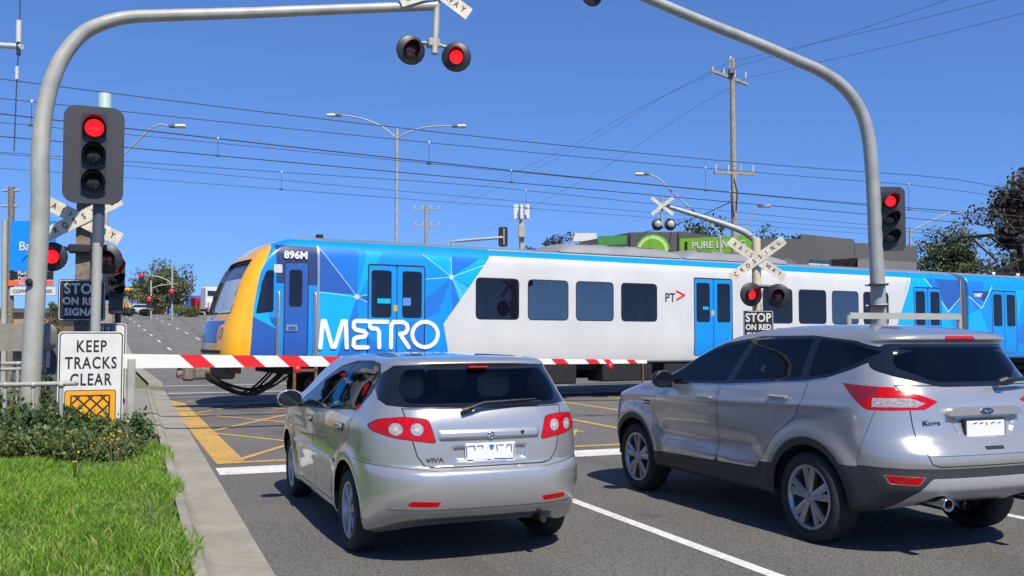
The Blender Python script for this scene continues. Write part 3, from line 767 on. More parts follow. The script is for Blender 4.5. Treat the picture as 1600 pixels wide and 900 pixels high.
def build_suv():
    car = thing('suv', 'silver SUV with black wheel arch cladding and twin exhausts, right of the hatchback', 'car', SUV[0], SUV[1])
    L = [
        (.30, -.70, 3.32, .85, .45, .35, .5, .4),
        (.33, -.84, 3.42, .895, .46, .38, .5, .45),
        (.40, -.90, 3.47, .908, .48, .40, .52, .5),
        (.52, -.945, 3.51, .918, .48, .42, .55, .5),
        (.60, -.955, 3.53, .922, .48, .42, .55, .5),
        (.655, -.955, 3.54, .922, .48, .42, .55, .5),
        (.675, -.965, 3.54, .922, .48, .42, .55, .5),
        (.74, -.962, 3.54, .922, .48, .42, .55, .5),
        (.79, -.935, 3.53, .922, .48, .42, .5, .5),
        (.88, -.87, 3.50, .922, .47, .40, .5, .5),
        (.98, -.845, 3.40, .920, .46, .38, .5, .45),
        (1.06, -.838, 3.12, .912, .45, .37, .5, .4),
        (1.13, -.828, 2.80, .896, .43, .36, .45, .4),
        (1.19, -.805, 2.50, .868, .42, .35, .4, .35),
        (1.25, -.765, 2.28, .838, .40, .34, .4, .3),
        (1.38, -.67, 1.98, .785, .37, .31, .35, .25),
        (1.50, -.605, 1.68, .728, .33, .27, .3, .25),
        (1.535, -.60, 1.58, .705, .32, .25, .3, .25),
        (1.555, -.655, 1.52, .690, .32, .25, .3, .25),
        (1.59, -.64, 1.40, .655, .32, .25, .3, .25),
        (1.625, -.48, 1.20, .595, .32, .25, .3, .25),
        (1.655, -.22, 1.0, .49, .3, .22, .28, .25),
        (1.674, .08, .82, .33, .25, .2, .2, .2),
        (1.684, .36, .62, .12, .1, .1, .1, .1)]
    def hook(p):
        if p.z < .6: p.z += .10*sstep(-.4, -.85, p.y)*sstep(.55, .3, p.z)
        if abs(p.x) > .6 and p.z < 1.1:
            for yc in (0, 2.69):
                d = math.hypot(p.y-yc, p.z-.345); p.x += math.copysign(.022*math.exp(-((d-.47)/.09)**2), p.x)
            k = sstep(.5, .75, p.y)*sstep(2.3, 2.0, p.y)
            p.x -= math.copysign(.022*k*math.exp(-((p.z-.66)/.10)**2), p.x)
            p.x += math.copysign(.010*k*math.exp(-((p.z-.52)/.04)**2), p.x)
            zc = 1.0+.055*(2.1-p.y)/2.3          # shoulder crease rising to the rear
            p.x += math.copysign(.012*math.exp(-((p.z-zc)/.03)**2)*sstep(-.5, -.2, p.y), p.x)
        return p
    bm = shell(L, 112, cnt=(18, 18, 86, 14, 12), hook=hook, bowr=.07, bowf=.2, tr=.11, tf=.03, floor_=False)
    S = Shell(bm, [silver2])
    # cladding first, then the holes
    for sg in (-1, 1):
        S.cut([(-1.2, .655), (-.36, .64), (-.1, .60), (2.0, .455), (2.9, .46), (3.6, .50), (3.7, .2), (-1.2, .2)], 'x', sg, None, greypl)
        for yc in (0, 2.69): S.cut([(yc+.455*math.cos(2*PI*k/30), .345+.465*math.sin(2*PI*k/30)) for k in range(30)], 'x', sg, None, greypl, cond=lambda c: c.z < .9)
    S.cut([(-1.1, .655), (1.1, .655), (1.1, .2), (-1.1, .2)], 'y', -1, None, greypl, cond=lambda c: c.y < -.5)
    for yc in (0, 2.69): archcut(S, yc, .345, .405, 'hole', cond=lambda c: c.z < .85)
    df = rcorner([(-.70, .30), (-.66, .43), (-.55, .588), (.55, .588), (.66, .43), (.70, .30)], .03)
    S.cut(df, 'y', -1, None, M('silver_trim', (.58, .58, .58), .4, .5, .03, 20), cond=lambda c: c.y < -.5)
    S.cut([(-.30, .30), (-.28, .40), (.28, .40), (.30, .30)], 'y', -1, None, greypl)
    for sg in (-1, 1):
        S.cut(circ(.075, sg*.44, .40, 18, .062), 'y', -1, None, gap)
        rf = [(sg*.80, .605), (sg*.585, .60), (sg*.63, .535), (sg*.775, .54)]
        S.cut(rcorner(rf, .012), 'y', -1, None, chrome); S.cut(inset(rcorner(rf, .012), .006), 'y', -1, 'reflector%d' % sg, redlens)
    tg = [(-.66, 1.23), (-.62, 1.12), (-.60, .80), (-.56, .685), (-.50, .665), (.50, .665), (.56, .685), (.60, .80), (.62, 1.12), (.66, 1.23)]
    S.cut(tg, 'y', -1, None, gap); S.cut(inset(tg, .008), 'y', -1, 'tailgate', silver2)
    gl = rcorner([(-.60, 1.525), (-.70, 1.40), (-.715, 1.335), (-.62, 1.285), (-.34, 1.215), (.34, 1.215), (.62, 1.285), (.715, 1.335), (.70, 1.40), (.60, 1.525)], .05)
    S.cut(gl, 'y', -1, 'rear_window', MATS['black_glaze'])
    S.cut(rcorner([(-.52, 1.50), (-.60, 1.36), (-.36, 1.25), (.36, 1.25), (.60, 1.36), (.52, 1.50)], .05), 'y', -1, None, autod)
    st = rcorner([(-.155, 1.556), (-.14, 1.585), (.14, 1.585), (.155, 1.556)], .01); S.cut(st, 'y', -1, 'high_stop_lamp', M('stop_lamp2', (.45, .012, .02), .2))
    # plate recess and garnish
    rc = rcorner([(-.36, 1.02), (-.30, .86), (-.20, .815), (.20, .815), (.30, .86), (.36, 1.02)], .04)
    S.cut(rc, 'y', -1, None, silver2); f2 = S.cut(inset(rc, .05), 'y', -1, None, silver2)
    for v in {v for f in f2 for v in f.verts}: v.co.y += .014
    S.cut(rcorner([(-.09, .775), (-.09, .80), (.09, .80), (.09, .775)], .008), 'y', -1, None, gap)
    S.cut([(-.58, .742), (-.58, .746), (.58, .746), (.58, .742)], 'y', -1, None, gap)
    for sg in (-1, 1):
        P = [(sg*.395, 1.115), (sg*.51, 1.058), (sg*.74, 1.05), (sg*1.1, 1.05), (sg*1.1, 1.208), (sg*.68, 1.205), (sg*.54, 1.168)]
        PS = [(-.30, 1.235), (-.42, 1.15), (-.56, 1.055), (-1.2, 1.045), (-1.2, 1.205), (-.6, 1.218)]
        key = 'tail_lamp%d' % sg
        S.cut(P, 'y', -1, key, redlens, lim=.45); S.cut(PS, 'x', sg, key, redlens, lim=.5)
        PC = [(sg*.50, 1.105), (sg*.56, 1.078), (sg*1.1, 1.072), (sg*1.1, 1.135), (sg*.60, 1.14)]
        S.cut(PC, 'y', -1, None, clearlens, only=[key], lim=.5)
        S.cut([(-.30, 1.235), (-.42, 1.15), (-.50, 1.10), (-.62, 1.16), (-.60, 1.218)], 'x', sg, None, dkredlens, only=[key], lim=.6)
    for sg in (-1, 1):
        fd = [(1.185, 1.18), (1.19, .70), (1.21, .475), (2.18, .455), (2.30, .60), (2.29, .95), (2.16, 1.14)]
        rd = [(1.165, 1.18), (1.17, .70), (1.19, .475), (.62, .49), (.52, .62), (.36, .80), (.14, .93), (.05, 1.10), (.05, 1.25)]
        for nm, P in (('front', fd), ('rear', rd)):
            S.cut(rcorner(P, .04), 'x', sg, None, gap, cond=lambda c: True); S.cut(inset(rcorner(P, .04), .007), 'x', sg, 'door_%s%d' % (nm, sg), silver2)
        wa = [(2.16, 1.13), (2.02, 1.26), (1.68, 1.42), (1.30, 1.525), (.85, 1.585), (.2, 1.59), (-.30, 1.548), (-.60, 1.478), (-.56, 1.43), (-.36, 1.335), (-.14, 1.268), (.1, 1.235), (1.1, 1.165)]
        S.cut(rcorner(wa, .02), 'x', sg, 'frame%d' % sg, MATS['black_glaze'])
        for nm, P in (('f', [(2.08, 1.15), (1.98, 1.25), (1.66, 1.395), (1.28, 1.498), (.95, 1.545), (1.12, 1.19)]),
                      ('r', [(1.02, 1.20), (.86, 1.555), (.16, 1.565), (.16, 1.255)]),
                      ('q', [(.08, 1.565), (-.29, 1.527), (-.52, 1.468), (-.34, 1.36), (-.13, 1.292), (.08, 1.262)])):
            S.cut(rcorner(P, .025), 'x', sg, 'sidewin_%s%d' % (nm, sg), MATS['car_side_dark'])
        S.cut([(2.16, 1.13), (2.16, 1.118), (1.1, 1.150), (.1, 1.220), (-.14, 1.253), (-.14, 1.262), (.1, 1.235), (1.1, 1.165)], 'x', sg, None, chrome)
        S.cut([(2.48, .93), (2.36, .93), (2.36, .945), (2.48, .945)], 'x', sg, None, gap)
        S.cut([(2.50, .905), (2.36, .905), (2.36, .915), (2.50, .915)], 'x', sg, None, gap)
        S.cut([(-.62, 1.05), (-.624, 1.05), (-.50, .66), (-.496, .66)], 'x', sg, None, gap)
    S.cut(rcorner([(-.62, 1.52), (-.78, 1.26), (-.72, 1.20), (.72, 1.20), (.78, 1.26), (.62, 1.52)], .05), 'y', 1, 'windscreen', autod)
    for sg in (-1, 1): S.cut(rcorner([(sg*.42, .90), (sg*.46, .99), (sg*.86, 1.06), (sg*.88, .93)], .03), 'y', 1, 'headlight%d' % sg, clearlens)
    S.cut(rcorner([(-.5, .55), (-.55, .78), (.55, .78), (.5, .55)], .04), 'y', 1, 'grille', blackpl)
    nm = {k: (k, None, None) for k in ('body', 'tailgate', 'rear_window', 'windscreen', 'grille', 'high_stop_lamp')}
    for sg in (-1, 1):
        nm['tail_lamp%d' % sg] = ('tail_lamp', None, None); nm['reflector%d' % sg] = ('reflector', None, None); nm['headlight%d' % sg] = ('headlight', None, None); nm['frame%d' % sg] = ('window_frame', None, None)
        for q in ('front', 'rear'): nm['door_%s%d' % (q, sg)] = ('door', None, None)
        for q in 'frq': nm['sidewin_%s%d' % (q, sg)] = ('side_window', None, None)
    Y = S.rear; SD = S.side; ly = {k: Y(*k) for k in ((0, 1.045), (-.47, .965), (0, .912), (0, 1.03))}; hs = {(y, sg): SD(y, z, sg) for y, z in ((1.36, 1.035), (.33, 1.095)) for sg in (-1, 1)}
    ob = S.finish(car, nm, drop=('hole',))
    b = B(); b.box((0, 1.5, .38), (1.2, 3.4, .12), under); b.box((0, 1.35, .42), (1.6, 1.65, .14), under)
    for yc in (0, 2.69): liner(b, yc, .345, .409, .87, .56, under)
    b.box((0, -.35, .40), (.9, .3, .1), under, bev=.03)
    b.box((0, 2.2, 1.02), (1.5, .4, .22), blackpl, bev=.06); b.box((0, -.4, .98), (1.4, .6, .03), seatm)
    b.build('chassis', car)
    for (x, y, sd) in ((-.79, 0, -1), (.79, 0, 1), (-.79, 2.69, -1), (.79, 2.69, 1)):
        wheel(car, x, y, .346, .245, .225, sd, (5, .20, .026, .030))
    seats(car, ((.05, 1.36), (1.2, 1.38)), seatl, seatl, .38)
    for sg in (-1, 1):
        b = B(); X = T(sg*.44, -.80, .405); b.lathe([(.040, .12), (.044, -.12), (.046, -.135), (.036, -.13)], chrome, 20, X); b.lathe([(.0365, -.128), (.034, -.02), (0, -.02)], under, 20, X); b.build('exhaust_tip', car)
        for y, z in ((1.36, 1.035), (.33, 1.095)):
            b = B(); b.box((hs[(y, sg)]+sg*.018, y, z), (.032, .24, .034), silver2, bev=.012); b.box((hs[(y, sg)]+sg*.004, y-.02, z-.022), (.014, .13, .05), silver2, bev=.006); b.build('handle', ob['door_%s%d' % ('front' if y > 1 else 'rear', sg)])
        b = B(); X = T(sg*1.0, 1.98, 1.175)
        bm2 = bmesh.new(); bmesh.ops.create_uvsphere(bm2, u_segments=20, v_segments=12, radius=1)
        for v in bm2.verts: v.co = Vector((v.co.x*.10, max(v.co.y*.11, -.04), math.copysign(abs(v.co.z)**.7, v.co.z)*.085))
        b.add([v.co[:] for v in bm2.verts], [[v.index for v in f.verts] for f in bm2.faces], blackpl, True, X); bm2.free()
        b.tube([(0, 0, -.04), (-sg*.16, .02, -.06)], .035, blackpl, 8, X=X); mr = b.build('side_mirror', car)
        b = B(); b.lathe([(0, -.042), (.085, -.042)], black_glaze, 24, X @ Matrix.Diagonal((1.1, 1, .8, 1))); b.build('mirror_glass', mr)
        pass
    b = B(); X = T(0, ly[(0, 1.045)]-.035, 1.045)
    b.prism(rcorner([(-.36, -.03), (-.33, .018), (-.28, .032), (.28, .032), (.33, .018), (.36, -.03)], .02), 0, .06, silver2, X); b.build('garnish', car)
    b = B(); X = T(0, ly[(0, 1.045)]-.037, 1.043); b.prism(circ(.062, 0, 0, 28, .026), -.004, .004, chrome, X); b.prism(circ(.057, 0, 0, 28, .022), -.006, 0, M('badge_blue', (.012, .03, .17), .2, coat=1), X)
    put(b, textmesh('Ford', .036, chrome, .0006, .001, 1.2), T(0, ly[(0, 1.045)]-.0445, 1.043)); b.build('emblem', car)
    b = B(); put(b, textmesh('Kuga', .052, MATS['badge'], .001, .002, 1.4), T(-.47, ly[(-.47, .965)]-.002, .965, -.12)); b.build('badge_lettering', car)
    b = B(); X = T(0, ly[(0, .912)]-.008, .912); b.box((0, 0, 0), (.40, .012, .150), blackpl, X=X, bev=.005); b.box((0, -.008, .003), (.366, .008, .118), platew, X=X, bev=.003); pl = b.build('number_plate', car)
    b = B()
    for (x0, z0, x1, z1) in ((-.12, .04, -.09, .048), (-.06, .04, -.03, .047), (-.0, .047, .01, .03), (.05, .04, .08, .047), (.12, .04, .14, .046), (-.13, -.05, -.08, -.053), (-.04, -.052, .02, -.05), (.06, -.052, .12, -.05)):
        for q in ribbon([(x0, z0), (x1, z1)], .008): b.add([(p[0], -.0135, p[1]) for p in q], [list(range(len(q)))], plateb, X=X)
    b.build('lettering', pl)
    b = B(); b.tube([(.16, -.845, 1.245), (.22, -.86, 1.265)], .028, blackpl, 10); b.tube([(.20, -.86, 1.262), (.40, -.84, 1.268), (.56, -.81, 1.262)], [.018, .016, .008], blackpl, 8); b.build('rear_wiper', car)
    return car
black_glaze = M('black_glaze', (.008, .009, .011), .05, 0, .1, 8, coat=.6)
MATS['car_side_glass'] = glass('side_glass', (.12, .14, .15), 1.6)
MATS['cab_glass'] = glass('cab_glass', (.42, .47, .5), 1.6, .02, (.60, .72, .80), .62)  # pale blue diffuse mixed in to paint the sky's reflection on the windscreen
MATS['car_side_dark'] = glass('side_glass_dark', (.24, .26, .27), 1.6)
HATCH = ((R(7.03, 2.325).x, R(7.03, 2.325).y, 0), .385)
SUV = ((R(6.0, 5.745).x, R(6.0, 5.745).y, 0), .378)
build_hatch(); build_suv()

# ================================================================ TRAIN
def livery_side(S, sg, c0, rev=False):
    pass
tw = M('train_white', (.60, .60, .60), .38, 0, .03, 2, coat=.35, var2=.05, scale2=.7); tb = M('train_azure', (0., .27, .80), .35, 0, .03, 2, coat=.4); tl = M('train_sky_blue', (.0, .40, .84), .35, 0, .03, 2, coat=.4)
td = M('train_royal_blue', (.02, .10, .42), .35, 0, .03, 2, coat=.4); tm = M('train_mid_blue', (.012, .17, .62), .35, 0, .03, 2, coat=.4); tn = M('train_navy', (.022, .045, .15), .35, 0, .05, 2, coat=.4)
tY = M('train_yellow', (.90, .44, .006), .38, 0, .03, 2, coat=.5); tg_ = M('train_roof_grey', (.21, .22, .24), .6, 0, .12, 1.5, var2=.15)
tsteel = M('brushed_steel', (.5, .51, .52), .35, .7, .05, 8); tdoor = M('train_door_blue', (.0, .26, .72), .35, 0, .03, 2, coat=.4)
tline = M('livery_line', (.45, .75, .88), .4)
def carriage(root, yf0, yr0, cab, tag_):
    """one carriage shell from y=yf0 (front) back to yr0; near side is x<0. Coordinates of the outlines: t = -y"""
    f = (lambda z: {.95: .62, 1.05: .46, 1.2: .40, 1.55: .42, 2.0: .52, 2.9: .82, 3.4: 1.15, 3.6: 1.40, 3.70: 1.62, 3.80: 1.95, 3.87: 2.5, 3.90: 3.2}[z]) if cab else (lambda z: 0.)
    lv = []
    for z, wd in ((.95, 1.455), (1.05, 1.48), (1.2, 1.503), (1.55, 1.525), (2.0, 1.525), (2.9, 1.525), (3.4, 1.495), (3.6, 1.42), (3.70, 1.32), (3.80, 1.08), (3.87, .68), (3.90, .15)):
        lv.append((z, yr0, yf0-f(z), wd, .10, .10, .42 if cab else .1, .26 if cab else .1))
    bm = shell(lv, 60, cnt=(6, 5, 60, 12, 10), bowr=0., bowf=.15 if cab else 0., tr=0., tf=.0 if not cab else .012, floor_=True)
    S = Shell(bm, [tw]); return S
def tc_(S, sg, P, mat=None, key=None, **k): return S.cut([(-t, z) for t, z in P], 'x', sg, key, mat, **k)
def winpoly(t0, t1, z0, z1, r=.12): return rcorner([(t0, z0), (t1, z0), (t1, z1), (t0, z1)], r, 4)
def slit(a, b, w_): 
    d = (Vector(b)-Vector(a)).normalized(); p = Vector((-d.y, d.x))*w_/2
    return [tuple(Vector(a)+p), tuple(Vector(a)-p), tuple(Vector(b)-p), tuple(Vector(b)+p)]
def door_leaf(S, sg, t0, t1, z0, z1, n, wm=None, mat=None, side_=0):
    tc_(S, sg, winpoly(t0-.05, t1+.05, z0-.01, z1+.06, .06), gap if side_ == 0 else None) if side_ < 2 else None
def train():
    rz = TA+PI/2; o_ = TR(0, 1.525)
    root = thing('train', 'blue, white and yellow electric suburban train crossing the road behind the lowered boom', 'train', o_, rz)
    nm = {}
    # ---------------- first carriage with cab
    S = carriage(root, 0, -24.33, True, 1)
    for sg in (-1, 1):
        front = [(-1, .9), (-1, 4.2), (5.55+1.36, 4.2), (6.80, 3.60), (5.52, 1.91), (5.72, .9)]
        tc_(S, sg, front, tb, lim=-.5, cond=lambda c: True)
        # facets
        for P, m in (([(1.0, .9), (1.0, 2.05), (1.60, 2.0), (1.66, .9)], td), ([(1.0, 2.05), (1.2, 2.65), (1.45, 1.9), (1.60, 1.75)], tl), ([(1.55, 2.75), (2.50, 2.72), (2.50, 3.58), (1.55, 3.60)], tn),
                     ([(2.5, 2.60), (2.5, 3.58), (3.35, 2.55)], td), ([(2.5, 3.58), (3.42, 3.56), (3.38, 2.5)], tm), ([(3.38, 2.5), (3.62, 3.56), (4.0, 3.53), (3.45, 2.6)], tl),
                     ([(2.5, .9), (2.5, 2.58), (3.35, 2.50), (3.25, 1.5), (3.1, .9)], tl), ([(2.85, .9), (3.38, 2.5), (3.8, .9)], tm), ([(3.38, 2.5), (3.9, 2.6), (4.6, 2.68), (4.6, 2.0), (4.4, 2.05)], td),
                     ([(3.38, 2.5), (4.45, 2.02), (4.3, 1.2), (3.9, .9), (3.5, .9)], tb), ([(5.0, 3.53), (5.72, 3.50), (5.72, 3.02)], tl), ([(5.72, 3.02), (5.75, 3.52), (6.5, 3.5), (6.15, 3.25)], tm),
                     ([(5.72, 3.02), (6.5, 3.5), (6.75, 3.42), (6.45, 2.75)], tl), ([(5.72, 3.02), (6.32, 2.70), (6.05, 2.20)], M('livery_pale', (.03, .48, .85), .35, coat=.4)), ([(5.72, 3.02), (6.02, 2.22), (5.75, 1.75)], tm),
                     ([(5.05, 2.5), (5.72, 3.02), (5.4, 2.2), (5.05, 2.0)], tm)):
            tc_(S, sg, P, m)
        for a, b in (((2.5, 3.58), (3.38, 2.5)), ((2.5, 2.58), (3.38, 2.5)), ((3.38, 2.5), (4.6, 2.72)), ((3.38, 2.5), (4.5, 1.98)), ((5.0, 3.53), (5.72, 3.02)), ((5.05, 2.95), (5.72, 3.02)), ((5.72, 3.02), (6.9, 3.45)), ((5.72, 3.02), (6.3, 2.1)), ((5.72, 3.02), (5.72, 3.5))):
            tc_(S, sg, slit(a, b, .012), tline)
        for c in ((3.38, 2.5), (5.72, 3.02)): tc_(S, sg, circ(.06, *c, 12), tw)
        tc_(S, sg, [(6.80, 3.60), (5.52, 1.91), (5.72, .9), (9, .9), (9, 3.62), (6.81, 3.62)], tw)
        # blue stripe under the roof edge, then grey roof
        tc_(S, sg, [(6.80, 3.58), (21.0, 3.55), (24.4, 3.55), (24.4, 3.74), (6.7, 3.74)], tb, lim=-.2)
        # rear end facets
        P0 = [(21.95, 3.55), (21.23, 2.1), (20.95, 1.5), (20.6, .9), (24.4, .9), (24.4, 3.55)]; tc_(S, sg, P0, tl)
        for P, m in (([(22.6, 3.55), (24.4, 3.55), (24.4, 2.9), (23.7, 2.5)], td), ([(22.6, 3.55), (23.6, 2.5), (23.1, 3.55)], tm), ([(23.6, 2.45), (24.4, 2.9), (24.4, 1.2)], tb), ([(20.6, .9), (21.0, 1.6), (23.4, .9)], tm)):
            tc_(S, sg, P, m)
        tc_(S, sg, slit((22.6, 3.55), (23.7, 2.45), .03), tline); tc_(S, sg, slit((23.65, 2.48), (24.3, 2.95), .03), tline)
        tc_(S, sg, [(2.0, 3.76), (24.4, 3.74), (24.4, 4.2), (2.0, 4.2)], tg_, lim=-.3)
        # cab: yellow mask edge, side window, cab door
        tc_(S, sg, [(-1, .9), (-1, 4.2), (1.85, 4.2), (1.58, 3.72), (1.40, 3.40), (1.20, 2.95), (1.07, 2.2), (1.02, 1.23), (1.02, .9)], tY, lim=-.6)
        tc_(S, sg, [(1.12, 2.10), (1.20, 2.10), (1.38, 3.02), (1.30, 3.02)], None) 
        tc_(S, sg, rcorner([(1.12, 2.08), (1.50, 2.13), (1.50, 3.04), (1.34, 3.02), (1.24, 2.75)], .05), traing, 'cabside%d' % sg)
        tc_(S, sg, slit((2.49, 1.0), (2.49, 3.62), .05), tsteel)
        tc_(S, sg, rcorner([(1.72, 1.16), (1.72, 3.22), (2.27, 3.24), (2.27, 1.16)], .07), gap); tc_(S, sg, rcorner([(1.745, 1.18), (1.745, 3.19), (2.245, 3.21), (2.245, 1.18)], .06), td, 'door_c%d' % sg)
        tc_(S, sg, winpoly(1.83, 2.13, 2.24, 3.06, .08), gap); tc_(S, sg, winpoly(1.85, 2.11, 2.26, 3.04, .07), traing, 'doorwin_c%d' % sg)
        tc_(S, sg, winpoly(1.50, 1.68, 2.98, 3.16, .02), tw)
        nm['cabside%d' % sg] = ('cab_side_window', None, None); nm['door_c%d' % sg] = ('cab_door', None, None); nm['doorwin_c%d' % sg] = ('door_window', 'door_c%d' % sg, None)
        for i, (t0, t1) in enumerate(((3.66, 5.02), (13.07, 14.40), (22.02, 23.30))):
            tc_(S, sg, winpoly(t0-.03, t1+.03, 1.10, 3.26, .08), gap)
            dm = None if i != 1 else tdoor
            m = (t0+t1)/2
            for j, (a, b) in enumerate(((t0, m-.012), (m+.012, t1))):
                k = 'door_%d%d%d' % (i, j, sg); P = rcorner([(a, 1.12), (b, 1.12), (b, 3.22), (a, 3.22)], .04)
                tc_(S, sg, P, tdoor if i else tb, k)
                c0, c1 = (a+.07, b-.13) if j == 0 else (a+.13, b-.07)
                tc_(S, sg, winpoly(c0-.012, c1+.012, 2.03, 3.12, .08), gap); tc_(S, sg, winpoly(c0, c1, 2.045, 3.105, .07), traing, k+'w')
                nm[k] = ('door', None, None); nm[k+'w'] = ('door_window', k, None)
            if i == 0:
                tc_(S, sg, [(t0, 1.12), (t0, 1.6), (m-.012, 1.12)], tm, only=['door_%d%d%d' % (i, 0, sg)]); tc_(S, sg, [(m+.012, 1.9), (t1, 2.0), (t1, 1.12), (m+.4, 1.12)], tm, only=['door_%d%d%d' % (i, 1, sg)])
        for i, (t0, t1) in enumerate(((6.36, 7.56), (7.80, 8.99), (9.21, 10.38), (10.61, 11.79), (15.55, 16.72), (16.96, 18.10), (18.33, 19.48), (19.68, 20.82))):
            tc_(S, sg, winpoly(t0, t1, 2.02, 3.04, .13), gap); k = 'win%d_%d' % (i, sg)
            tc_(S, sg, winpoly(t0+.025, t1-.025, 2.045, 3.015, .11), traing2 if i in (1, 2, 6) else traing, k); nm[k] = ('window', None, None)
    # front face: blue belly, windscreen, headlights, black foot
    S.cut(rcorner([(-.80, 1.45), (-1.10, 1.94), (1.10, 1.94), (.80, 1.45)], .05), 'y', 1, None, td, lim=.2)
    S.cut(rcorner([(-1.30, 2.02), (-1.17, 3.35), (1.17, 3.35), (1.30, 2.02)], .10), 'y', 1, None, tY, lim=.1)
    S.cut(rcorner([(-1.24, 2.08), (-1.11, 3.29), (1.11, 3.29), (1.24, 2.08)], .08), 'y', 1, 'wsf', gap, lim=.1)
    f2 = S.cut(rcorner([(-1.20, 2.12), (-1.07, 3.25), (1.07, 3.25), (1.20, 2.12)], .08), 'y', 1, None, MATS['cab_glass'], only=['wsf'], lim=.1)
    for v in {v for f in f2 for v in f.verts}: v.co.y -= .10
    S.cut([(-1.3, 2.86), (-1.2, 3.24), (1.2, 3.24), (1.3, 2.86)], 'y', 1, None, M('blind', (.07, .09, .16), .3), only=['wsf'], lim=.1)
    S.cut([(-1.1, 1.22), (-1.1, 1.30), (1.1, 1.30), (1.1, 1.22)], 'y', 1, None, gap, lim=.2)
    nm['wsf'] = ('windscreen', None, None)
    for sg in (-1, 1):
        S.cut(circ(.20, sg*.98, 1.66, 20), 'y', 1, None, tY, lim=.1); S.cut(circ(.14, sg*1.0, 1.66, 20), 'y', 1, 'hl%d' % sg, M('lamp_shell', (.35, .18, .02), .4), lim=.1); S.cut(circ(.07, sg*1.0, 1.66, 14), 'y', 1, None, clearlens, only=['hl%d' % sg], lim=.1)
        nm['hl%d' % sg] = ('headlight', None, None)
    nm['body'] = ('carriage_body', None, None)
    S.finish(root, nm)
    # ---------------- second carriage
    nm = {'body': ('carriage_body', None, None)}
    S = carriage(root, -24.72, -48.9, False, 2)
    for sg in (-1, 1):
        tc_(S, sg, [(24, .9), (24, 4.2), (31.4, 4.2), (29.6, 1.9), (30, .9)], tb, lim=-.5)
        for P, m in (([(24.7, 3.55), (25.6, 3.55), (25.2, 2.4), (24.7, 3.1)], tm), ([(24.9, 3.2), (25.8, 3.2), (25.5, 2.85)], tn), ([(25.8, 3.3), (27.8, 3.3), (27.0, 1.6)], tl), ([(24.7, .9), (24.7, 2.4), (25.3, 2.6), (26.2, .9)], tl), ([(27.0, 1.6), (28.9, 3.3), (29.6, 1.9), (29.0, .9)], tm)):
            tc_(S, sg, P, m)
        tc_(S, sg, slit((24.75, 3.0), (25.4, 2.62), .03), tline); tc_(S, sg, slit((25.4, 2.62), (26.0, 3.4), .03), tline)
        tc_(S, sg, [(24, 3.76), (49, 3.74), (49, 4.2), (24, 4.2)], tg_, lim=-.3)
        tc_(S, sg, [(31.2, 3.58), (49, 3.55), (49, 3.74), (31.2, 3.74)], tb, lim=-.2)
        for i, (t0, t1) in enumerate(((25.95, 27.25), (36, 37.4), (45.5, 46.9))):
            tc_(S, sg, winpoly(t0-.03, t1+.03, 1.10, 3.26, .08), gap); m = (t0+t1)/2
            for j, (a, b) in enumerate(((t0, m-.012), (m+.012, t1))):
                k = 'door_%d%d%d' % (i, j, sg); tc_(S, sg, rcorner([(a, 1.12), (b, 1.12), (b, 3.22), (a, 3.22)], .04), tdoor, k)
                c0, c1 = (a+.07, b-.13) if j == 0 else (a+.13, b-.07)
                tc_(S, sg, winpoly(c0-.012, c1+.012, 2.03, 3.12, .08), gap); tc_(S, sg, winpoly(c0, c1, 2.045, 3.105, .07), traing, k+'w')
                nm[k] = ('door', None, None); nm[k+'w'] = ('door_window', k, None)
        for i, t0 in enumerate((28.9, 30.3, 31.7, 33.1, 38.6, 40, 41.4, 42.8)):
            tc_(S, sg, winpoly(t0, t0+1.17, 2.02, 3.04, .13), gap); k = 'win%d_%d' % (i, sg); tc_(S, sg, winpoly(t0+.025, t0+1.145, 2.045, 3.015, .11), traing, k); nm[k] = ('window', None, None)
    S.finish(root, nm)
    # ---------------- lettering on the near side (x = -1.53), reading along +t
    def flat(polys, mat, t0, z0, sc_=1., name='lettering', lab=None):
        b = B()
        for i_, P in enumerate(polys):
            n = len(P); b.add([(-1.5335-.00012*i_, -(t0+p[0]*sc_), z0+p[1]*sc_) for p in P], [list(range(n))], mat)
            b.add([(-1.5275, -(t0+p[0]*sc_), z0+p[1]*sc_) for p in P]+[(-1.5335, -(t0+p[0]*sc_), z0+p[1]*sc_) for p in P], [(k, (k+1) % n, (k+1) % n+n, k+n) for k in range(n)], mat)
        return b.build(name, root, lab)
    def pt(c, y):
        px = 480+c/7.27; t = float(np.interp(px, (497, 575, 619, 663, 688), (2.49, 3.65, 4.33, 5.03, 5.44))); return (t, 1.95-(y-145)*.59/300)
    strokes = [[(148, 445), (172, 150), (195, 150), (280, 438), (312, 438), (395, 150), (430, 150), (445, 445)],
               [(685, 145), (548, 145), (524, 160), (522, 215), (545, 243), (640, 262), (668, 288), (650, 322), (560, 333), (526, 352), (522, 422), (545, 445), (685, 445)],
               [(715, 150), (905, 150)], [(715, 150), (705, 175), (712, 215), (735, 228), (788, 232), (812, 262), (815, 445)],
               [(950, 445), (950, 190), (975, 152), (1080, 150), (1128, 180), (1138, 230), (1110, 278), (1050, 290), (1150, 445)],
               [(1335+145*math.cos(k*PI/14), 295+150*math.sin(k*PI/14)) for k in range(29)]]
    names = []
    for s_ in strokes:
        flat([q for q in ribbon([pt(*p) for p in s_], .098)], M('lettering_white', (.78, .80, .82), .4), 0, 0)
    def txt(s_, size, mat, t, z, bold=.004, sx=1.):
        b = B(); X = Matrix.Translation((-1.531, -t, z)) @ Matrix.Rotation(-PI/2, 4, 'Z'); put(b, textmesh(s_, size, mat, bold, .003, sx), X); return b.build('lettering', root)
    lw = MATS['lettering_white']
    txt('896M', .22, lw, 1.97, 3.37, .008, 1.05); txt('1048T', .17, lw, 25.2, 3.06, .006)
    b = txt('PT', .34, signk, 12.22, 2.67, .002, .95)
